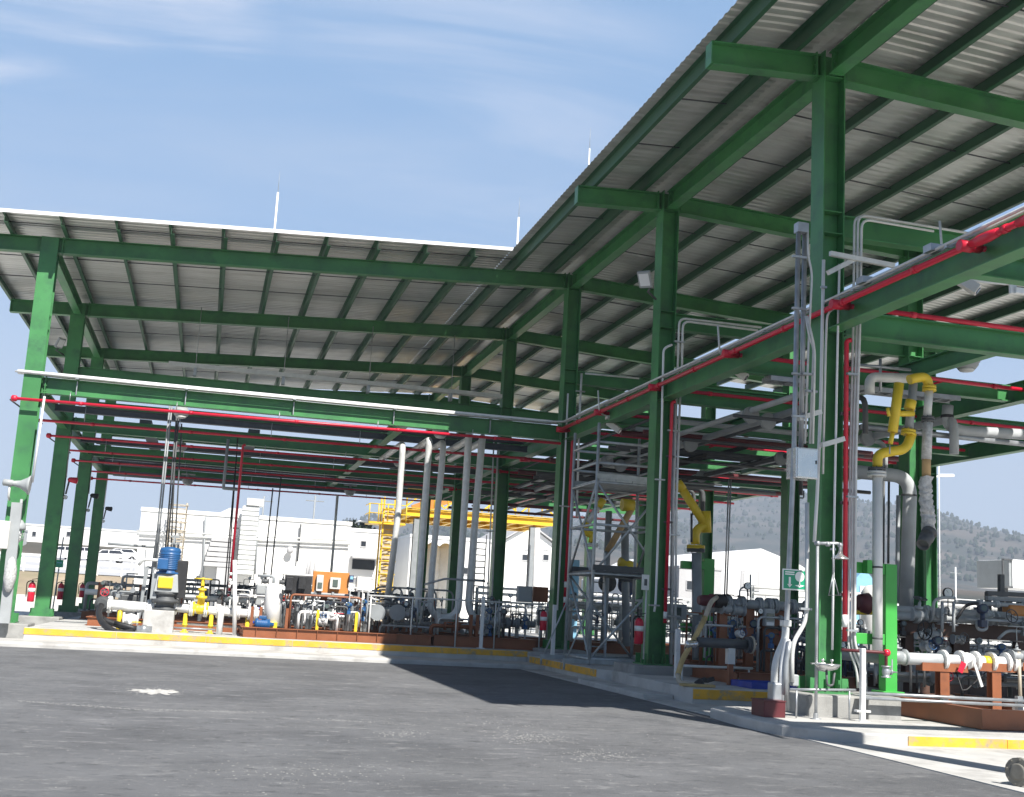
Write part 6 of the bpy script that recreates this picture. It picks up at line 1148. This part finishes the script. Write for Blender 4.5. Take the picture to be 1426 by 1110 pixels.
for i in range(160):
    Y = rt.uniform(2470, 2530); X = Y*rt.choice((rt.uniform(.6, .82), rt.uniform(.1, .6), rt.uniform(.08, .14))); clump(X, Y, hills(X, Y)-2, rt.uniform(2.6, 6))
stuff(b.build('hill_trees', M['leafd']))
for px, Y in (): pass
def bush(x, y, z, s, lab):
    t = thing('bush', lab, 'bush', (x, y, z)); bb = MB(); r = random.Random(int(x*10)); 
    for i in range(260):
        d = V((r.gauss(0, 1), r.gauss(0, 1), r.gauss(0, 1))).normalized()*s*r.uniform(.4, 1); d.z = abs(d.z)*.9; c = V((x, y, z+.3))+d; u = V((r.uniform(-1, 1), r.uniform(-1, 1), r.uniform(-1, 1)))*s*.16; w_ = u.cross(V((r.random(), r.random(), 1))).normalized()*s*.12
        bb.add([c-u, c+w_, c+u, c-w_], [(0, 1, 2, 3)])
    bb.build('foliage', M['leafd'], t); bb = MB(); bb.tube([(x, y, z-.2), (x, y, z+s*.6)], .06, 6); bb.build('stem', M['brown'], t)
for px, py, Y, s, lab in ((495, 742, 140, 2.2, 'dark round tree behind the end of the white roof'), (508, 741, 150, 1.7, 'smaller dark tree beside the yellow ladder tower')): q = at(px, py, Y=Y); bush(q.x, Y, q.z-.8, s, lab)
# ================================================================= AIR
b = MB(); b.box(-1500, 3300, -40, 3150, -420, 460); hz = b.build('haze', M['wall']); hz.data.materials.clear()
m = bpy.data.materials.new('haze_air'); m.use_nodes = True; nt = m.node_tree; nt.nodes.remove(nt.nodes['Principled BSDF']); pv_ = nt.nodes.new('ShaderNodeVolumePrincipled'); pv_.inputs['Color'].default_value = (.72, .83, 1.0, 1); pv_.inputs['Density'].default_value = HAZE; pv_.inputs['Anisotropy'].default_value = 0
nt.links.new(pv_.outputs[0], nt.nodes['Material Output'].inputs['Volume']); hz.data.materials.append(m); stuff(hz)
# ================================================================= LIGHT, SKY, CAMERA
SC = bpy.context.scene
sd = V((.25, -.87, 1.0)).normalized()          # towards the sun
el = math.asin(sd.z); az = math.atan2(sd.x, sd.y)
w = bpy.data.worlds.new("World"); SC.world = w; w.use_nodes = True
nt = w.node_tree; N = nt.nodes; L = nt.links; bg = N['Background']; bg.inputs['Strength'].default_value = .059
sk = N.new('ShaderNodeTexSky'); sk.sky_type = 'NISHITA'; sk.sun_disc = False; sk.sun_elevation = el; sk.sun_rotation = az
sk.altitude = 2300; sk.air_density = 1.0; sk.dust_density = .6; sk.ozone_density = 2.2
tc = N.new('ShaderNodeTexCoord'); sp = N.new('ShaderNodeSeparateXYZ'); L.new(tc.outputs['Generated'], sp.inputs[0])
def mth(op, a, b=None):
    n = N.new('ShaderNodeMath'); n.operation = op
    for i, v in enumerate((a, b)):
        if v is None: continue
        if isinstance(v, (int, float)): n.inputs[i].default_value = v
        else: L.new(v, n.inputs[i])
    return n.outputs[0]
zc = mth('MAXIMUM', mth('ADD', sp.outputs['Z'], .06), .03)
cx = N.new('ShaderNodeCombineXYZ'); L.new(mth('DIVIDE', sp.outputs['X'], zc), cx.inputs[0]); L.new(mth('DIVIDE', sp.outputs['Y'], zc), cx.inputs[1])
def cloud(scale, stretch, lo, hi, amt, loc):
    mp = N.new('ShaderNodeMapping'); mp.inputs['Scale'].default_value = stretch; mp.inputs['Location'].default_value = loc; L.new(cx.outputs[0], mp.inputs['Vector'])
    n = N.new('ShaderNodeTexNoise'); n.inputs['Scale'].default_value = scale; n.inputs['Detail'].default_value = 9; n.inputs['Roughness'].default_value = .58; n.inputs['Distortion'].default_value = .6
    L.new(mp.outputs[0], n.inputs['Vector'])
    r = N.new('ShaderNodeMapRange'); r.interpolation_type = 'SMOOTHSTEP'; r.inputs['From Min'].default_value = lo; r.inputs['From Max'].default_value = hi; r.inputs['To Max'].default_value = amt
    L.new(n.outputs['Fac'], r.inputs['Value']); return r.outputs[0]
def blend(base, fac, colr):
    x = N.new('ShaderNodeMix'); x.data_type = 'RGBA'; L.new(fac, x.inputs[0]); L.new(base, x.inputs[6]); x.inputs[7].default_value = (*colr, 1); return x.outputs[2]
c = sk.outputs[0]
def rng(v, a, b_, lo=0., hi=1.):
    r = N.new('ShaderNodeMapRange'); r.interpolation_type = 'SMOOTHSTEP'; r.inputs['From Min'].default_value = a; r.inputs['From Max'].default_value = b_; r.inputs['To Min'].default_value = lo; r.inputs['To Max'].default_value = hi; L.new(v, r.inputs['Value']); return r.outputs[0]
ahead = rng(sp.outputs['Y'], .25, .8); low = rng(sp.outputs['Z'], .02, .34, 1., 0.)        # sky brightened only ahead; the unseen rest kept darker to give less fill light
c = blend(c, mth('MULTIPLY', ahead, .55), (3.5, 6.6, 11.2))
c = blend(c, mth('MULTIPLY', mth('MULTIPLY', ahead, low), .6), (8.8, 9.5, 10.8))
c = blend(c, mth('MULTIPLY', ahead, cloud(.55, (.8, 1.6, 1)  , .48, .8, .4, (3.1, 1.7, 0))), (6.6, 7.3, 8.7))      # thin high veil
def patch(px, py, r):
    d = (CR*((px-W/2)/F)-CU*((py-H/2)/F)+FW).normalized(); dn = N.new('ShaderNodeVectorMath'); dn.operation = 'DOT_PRODUCT'; L.new(tc.outputs['Generated'], dn.inputs[0]); dn.inputs[1].default_value = d
    return rng(dn.outputs['Value'], math.cos(r), math.cos(r*.25))
wisp = cloud(1.5, (.6, 2.0, 1), .42, .70, .7, CLOUD)
where = mth('MAXIMUM', mth('MAXIMUM', patch(20, 80, .075), patch(215, 30, .12)), mth('MULTIPLY', patch(640, 60, .22), .45))
c = blend(c, mth('MULTIPLY', where, wisp), (9.9, 9.8, 10.6))            # wispy cirrus
L.new(c, bg.inputs['Color'])
sun = bpy.data.lights.new('sun', 'SUN'); sun.energy = 5.0; sun.angle = math.radians(.5); sun.color = (1, .955, .88)
so = bpy.data.objects.new('sun', sun); COL.objects.link(so); so.rotation_euler = sd.to_track_quat('Z', 'Y').to_euler(); so.location = (20, -60, 80)
cam = bpy.data.cameras.new('camera'); cam.sensor_width = 36; cam.sensor_fit = 'HORIZONTAL'; cam.lens = 36*F/W; cam.clip_end = 6000; cam.clip_start = .1
co = bpy.data.objects.new('camera', cam); COL.objects.link(co)
from mathutils import Matrix
m = Matrix((CR, CU, -FW)).transposed().to_4x4(); m.translation = (0, 0, CH); co.matrix_world = m; SC.camera = co
SC.view_settings.view_transform = 'Standard'; SC.view_settings.look = 'None'; SC.view_settings.gamma = 1; SC.view_settings.exposure = EXPO
SC.cycles.max_bounces = 8; SC.cycles.diffuse_bounces = 4; SC.cycles.use_denoising = True
